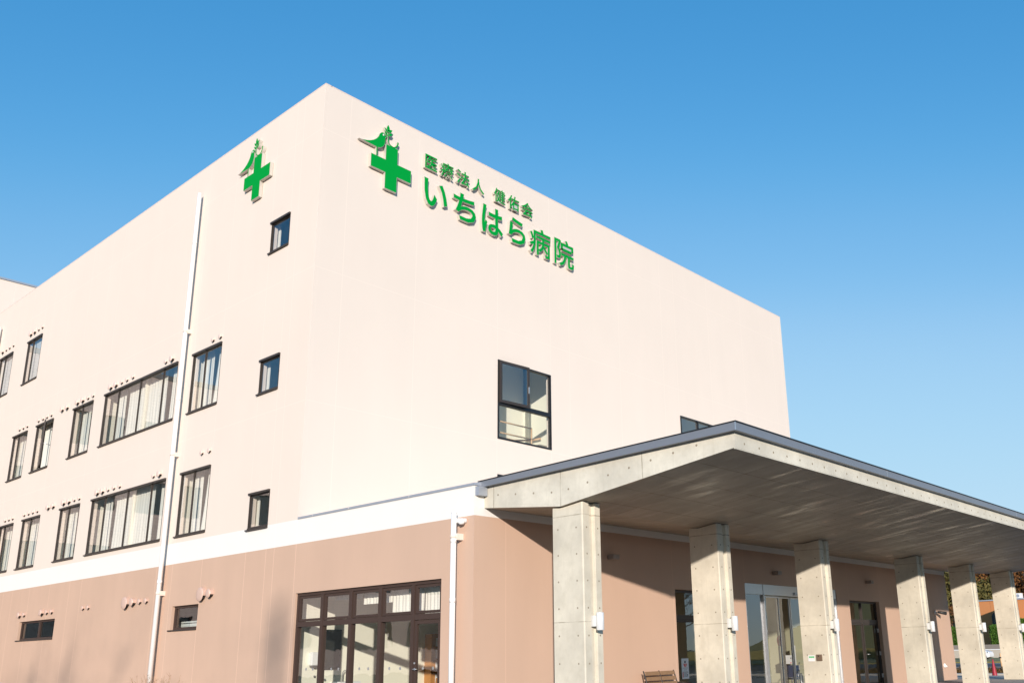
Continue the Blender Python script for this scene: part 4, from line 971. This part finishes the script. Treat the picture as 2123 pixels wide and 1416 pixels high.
rl = MB(); Dr = 143; Xr = Dr-13.5; zb = 1.49+Dr*math.tan(R(2.0)); zt_ = 1.49+Dr*math.tan(R(2.62))
for zz in (zb+.4, zb+.8, zt_): rl.box(Xr, Xr+.08, .28*Dr, .335*Dr, zz-.06, zz+.06)
yy = .28*Dr
while yy < .335*Dr: rl.box(Xr, Xr+.08, yy, yy+.12, zb-2.5, zt_); yy += 1.2
tag(rl.build('railing', simple('brown_railing', (.14, .07, .06), .7)), 'brown railing on the slope above the orange building', 'railing')

# hill with trees
g = MB(); nx, ny = 14, 24; vs = []
for i in range(nx+1):
    for j in range(ny+1):
        x = 130+i*16; y = -60+j*14; h = 1.0+min(1, i/8)**1.0*24+3*noise.noise(Vector((x*.02, y*.02, 0)))*(i > 0)
        vs.append((x, y, h if i else .5))
g.add(vs, [(i*(ny+1)+j, (i+1)*(ny+1)+j, (i+1)*(ny+1)+j+1, i*(ny+1)+j+1) for i in range(nx) for j in range(ny)], 0, True)
tag(g.build('hillside', M['grass']), kind='structure')
def tree(x, y, z, h, r, mat, label, n=2600, size=.16, group=None, bare=False):
    t = empty('tree', (x, y, z), label, 'tree', group)
    random.seed(int(x*13+y*7)); mb = MB()
    mb.tube([(0, 0, -.3), (r*.04, 0, h*.3), (r*.02, r*.05, h*.62), (0, 0, h*.92)], [h*.022, h*.017, h*.010, h*.003], 8)
    ends = []
    for k in range(11 if not bare else 26):
        a = k*2.4+random.random(); zb_ = h*random.uniform(.25, .75); L_ = r*random.uniform(.6, 1.05)*(1.25-zb_/h*.7)
        p0 = Vector((0, 0, zb_)); p2 = p0+Vector((math.cos(a)*L_, math.sin(a)*L_, L_*random.uniform(.35, .9))); p1 = (p0+p2)/2+Vector((0, 0, -L_*.08))
        mb.tube([p0, p1, p2], [h*.008, h*.005, h*.0015], 5); ends += [p2, (p1+p2)/2]
        if bare:
            for q in range(7):
                s_ = random.uniform(.3, 1); b0 = p1.lerp(p2, s_); b1 = b0+Vector((random.gauss(0, 1), random.gauss(0, 1), random.uniform(.2, 1.4))).normalized()*L_*.45
                mb.tube([b0, b1], [.02, .005], 4)
    mb.build('trunk', M['bark'], t, True)
    mb = MB(); clumps = [(e, r*random.uniform(.22, .42)) for e in ends] + [(Vector((random.gauss(0, r*.3), random.gauss(0, r*.3), h*random.uniform(.5, .95))), r*.35) for _ in range(8)]
    pts = []
    for _ in range(n):
        c, cr = random.choice(clumps); v = Vector((random.gauss(0, 1), random.gauss(0, 1), random.gauss(0, 1))).normalized()*cr*random.uniform(.55, 1.05)
        pts.append(c+v)
    leaf_faces(mb, pts, size)
    mb.build('crown', mat, t, True, normals=False); return t
HT = [(128, .352, 'leaf_olive', 'yellow-olive tree filling the gap right of the pink wall corner', 12), (134, .338, 'leaf_rust', 'rust brown tree on the hillside behind the fifth column', 12),
      (131, .3235, 'leaf_rust', 'orange-brown tree right of the fifth column, high on the slope', 13), (125, .317, 'leaf_olive', 'dark olive tree right of the fifth column, above the railing', 9),
      (127, .305, 'leaf_olive', 'dull green tree left of the last column, above the railing', 10), (138, .296, 'leaf_rust', 'rust red tree directly behind the last column', 13),
      (133, .283, 'leaf_rust', 'reddish brown tree right of the last column under the canopy corner', 12), (130, .271, 'leaf_rust', 'orange tree at the right picture edge behind the upper storey', 13),
      (150, .362, 'leaf_rust', None, 12), (150, .345, 'leaf_olive', None, 13), (152, .330, 'leaf_rust', None, 14), (150, .314, 'leaf_rust', None, 14), (152, .301, 'leaf_olive', None, 14),
      (150, .287, 'leaf_rust', None, 14), (151, .272, 'leaf_rust', None, 14), (148, .258, 'leaf_rust', None, 14), (126, .372, 'leaf_olive', None, 12), (130, .39, 'leaf_rust', None, 12)]
for D, k, mt, lab, h in HT:
    D += 14; x, y = at(D, k); z = 1+max(0, (x-130)/128)*24; h *= 1.05
    tree(x, y, z-.5, h, h*.40, M[mt], lab or 'tree of the autumn wood far up the hillside, its crown merging with its neighbours', 3600, .22, 'trees of the autumn wood on the hillside')
tree(97.5+2, .349*112, 1.2, 5.5, 1.7, M['leaf_rust'], 'thin dark tree in the gap beside the far corner of the pink wall', 1500, .09)

# tree stake, car
mb = MB(); D = 62; x, y = at(D, .3058); mb.tube([(x, y, GZ), (x, y, .85)], .06); mb.box(x-.07, x+.07, y-.2, y+.1, .55, .62, 1)
tag(mb.build('tree_stake', [M['rail_wood'], M['ink']]), 'orange wooden stake with a dark tie left of the last column', 'stake')
car = empty('parked_car', (0, 0, 0), 'white small car mostly hidden behind the fifth column', 'car')
D = 95; cx, cy = at(D, .3168); car.scale = (.9, .72, .95); car.location = (cx, cy, GZ+.02)      # nose towards -Y
white = simple('white_car_paint', (.80, .80, .80), .25, 0, .01)
side = [(0, .30), (-.03, .55), (.04, .78), (.50, .92), (.95, 1.00), (1.45, 1.42), (1.75, 1.52), (3.1, 1.52), (3.45, 1.1), (3.5, .75), (3.5, .28), (3.05, .22), (2.95, .45), (2.7, .56), (2.45, .45), (2.35, .22), (1.0, .22), (.92, .45), (.68, .56), (.42, .45), (.32, .22)]
mb = MB(); mb.prism(side, lambda u, v: (0, u, v), lambda u, v: (1.6, u, v)); bevel(mb.build('body', white, car, True), .05, 3)
mb = MB()
for xx in (-.004, 1.596): mb.prism([(1.12, 1.0), (1.55, 1.38), (1.85, 1.43), (3.0, 1.43), (3.25, 1.05)], lambda u, v: (xx, u, v), lambda u, v: (xx+.008, u, v))
mb.build('side_window', M['ink'], car, True)
mb = MB(); mb.box(-.002, .2, .06, .28, .68, .84); bevel(mb.build('headlight', M['glass_dark'] if False else M['silver'], car, True), .02)
for yy in (.67, 2.70):
    for xx in (.10, 1.5):
        mb = MB(); mb.lathe([(0, -.09), (.20, -.09), (.29, -.08), (.30, 0), (.29, .08), (.20, .09), (0, .09)], (0, 0, 0), 24); mb.v = [(xx+c_, yy+a, .30+b_) for a, b_, c_ in mb.v]
        w_ = mb.build('wheel', tyre, car, True)
        mb = MB(); mb.lathe([(0, -.10), (.18, -.10), (.18, .10), (0, .10)], (0, 0, 0), 20); mb.v = [(xx+c_, yy+a, .30+b_) for a, b_, c_ in mb.v]; mb.build('rim', M['silver'], w_, True)

# ---------------------------------------------------------------- what the windows mirror, a pole, and trees added for their shade
tb = empty('tiled_building', (-35, 78, 0), 'pinkish tiled building at the far end of the street, mirrored in the ward windows', 'building')
def tile_mat():
    t = NT('pink_brown_tile'); p, x, y, z = t.pos()
    fy = t.math('FRACT', t.math('DIVIDE', t.math('ADD', y, x), .24)); fz = t.math('FRACT', t.math('DIVIDE', z, .24))
    j = t.math('MAXIMUM', t.math('LESS_THAN', fy, .08), t.math('LESS_THAN', fz, .08)); n = t.noise(p, .5, 3)
    c = t.mix(n, (.74, .56, .47), (.84, .67, .58)); c = t.mix(j, c, (.40, .30, .25)); t.link(c, t.b.inputs['Base Color']); t.b.inputs['Roughness'].default_value = .6
    return t.mat
YB, HB = 70, 23
hb_ = [(x, x+w, z, z+2.5) for z in (2.2, 7.2, 12.3, 16.9) for x, w in ((-62, 9), (-51, 9), (-40, 7), (-31.5, 9), (-21, 5), (-14.5, 7))]
mb = MB(); facade(mb, 'Y', YB, -66, -5, 0, HB, hb_, .4); mb.box(-66, -5, YB+.45, YB+16, 0, HB-.01)
mb.build('wall', tile_mat(), tb)
mb = MB(); mb.box(-66.1, -4.9, YB-.1, YB+16.1, HB+.02, HB+.4); mb.build('parapet', M['bench_metal'], tb)
for h_ in hb_:
    mb = MB(); mb.box(h_[0], h_[1], YB+.3, YB+.35, h_[2], h_[3]); w_ = mb.build('window', M['ink'], tb)
    mb = MB(); mb.quad((h_[0], YB+.2, h_[2]), (h_[1], YB+.2, h_[2]), (h_[1], YB+.2, h_[3]), (h_[0], YB+.2, h_[3])); mb.build('pane', M['glass_dark'], w_)
pl = empty('utility_pole', (-48.5, -23.0, GZ), 'concrete utility pole behind the photographer, casting the soft upright shadow on the pink wall', 'utility pole')
mb = MB(); mb.tube([(-48.5, -23.0, GZ), (-48.5, -23.0, 17.2)], [.24, .16], 14); mb.build('pole', M['conc'], pl)
mb = MB(); mb.box(-49.3, -47.7, -23.05, -22.95, 16.0, 16.1); mb.build('crossarm', M['bench_metal'], pl)
for i, (x, y, h, lab) in enumerate(((-46, -15, 15.8, 'bare tree added behind the photographer to shade the wall, the one nearest the utility pole'), (-49, -10, 17.2, 'bare tree added behind the photographer to shade the wall, second from the utility pole'),
                     (-45, -3, 16.2, 'bare tree added behind the photographer to shade the wall, third from the utility pole'), (-50, 3, 17.8, 'bare tree added behind the photographer to shade the wall, farthest from the utility pole'))):
    tree(x, y, GZ, h, h*.34, M['leaf_rust'], lab, 900, .11, 'bare trees added behind the photographer to shade the wall', True)  # unseen trees, added to throw soft shade on the base wall
for i, (x, y, h) in enumerate(((34, -22, 9), (44, -26, 10), (56, -24, 9), (68, -28, 11))):
    tree(x, y, GZ, h, h*.36, M['leaf_rust'], ('first', 'second', 'third', 'fourth')[i]+' bare tree from the left across the forecourt, mirrored in the entrance glass', 500, .10, 'bare trees mirrored in the entrance glass', True)
oh = empty('low_building', (40, -45, 0), 'pale low building across the forecourt, mirrored in the entrance glass', 'building')
mb = MB(); facade(mb, 'Y', -38, 20, 75, 0, 7, [(x, x+3, z, z+1.5) for z in (1, 4.4) for x in range(22, 72, 6)], -.3); mb.box(20, 75, -50, -38.35, 0, 7)
mb.build('wall', M['pipe'], oh); mb = MB(); mb.box(19.8, 75.2, -50, -37.9, 7.02, 7.25); mb.build('roof', M['gray_metal'], oh)

for i, (x, y, h, lab) in enumerate(((-.9, 27.5, 1.02, 'leafless twiggy shrub at the foot of the tall drainpipe'), )):
    sh = empty('shrub', (x, y, -.01), lab, 'shrub'); random.seed(5); mb = MB()
    for k in range(42):
        p0 = Vector((random.gauss(0, .12), random.gauss(0, .8), 0)); p1 = p0+Vector((random.gauss(0, .08), random.gauss(0, .1), h*.6)); p2 = p1+Vector((random.gauss(0, .10), random.gauss(0, .14), h*random.uniform(.25, .52)))
        mb.tube([p0, p1, p2], [.009, .006, .003], 4)
        for q in range(3): b0 = p1.lerp(p2, random.random()); mb.tube([b0, b0+Vector((random.gauss(0, .05), random.gauss(0, .08), random.uniform(.04, .16)))], [.004, .002], 4)
    mb.build('stem', simple('tan_twigs', (.42, .27, .16), .8), sh, True)
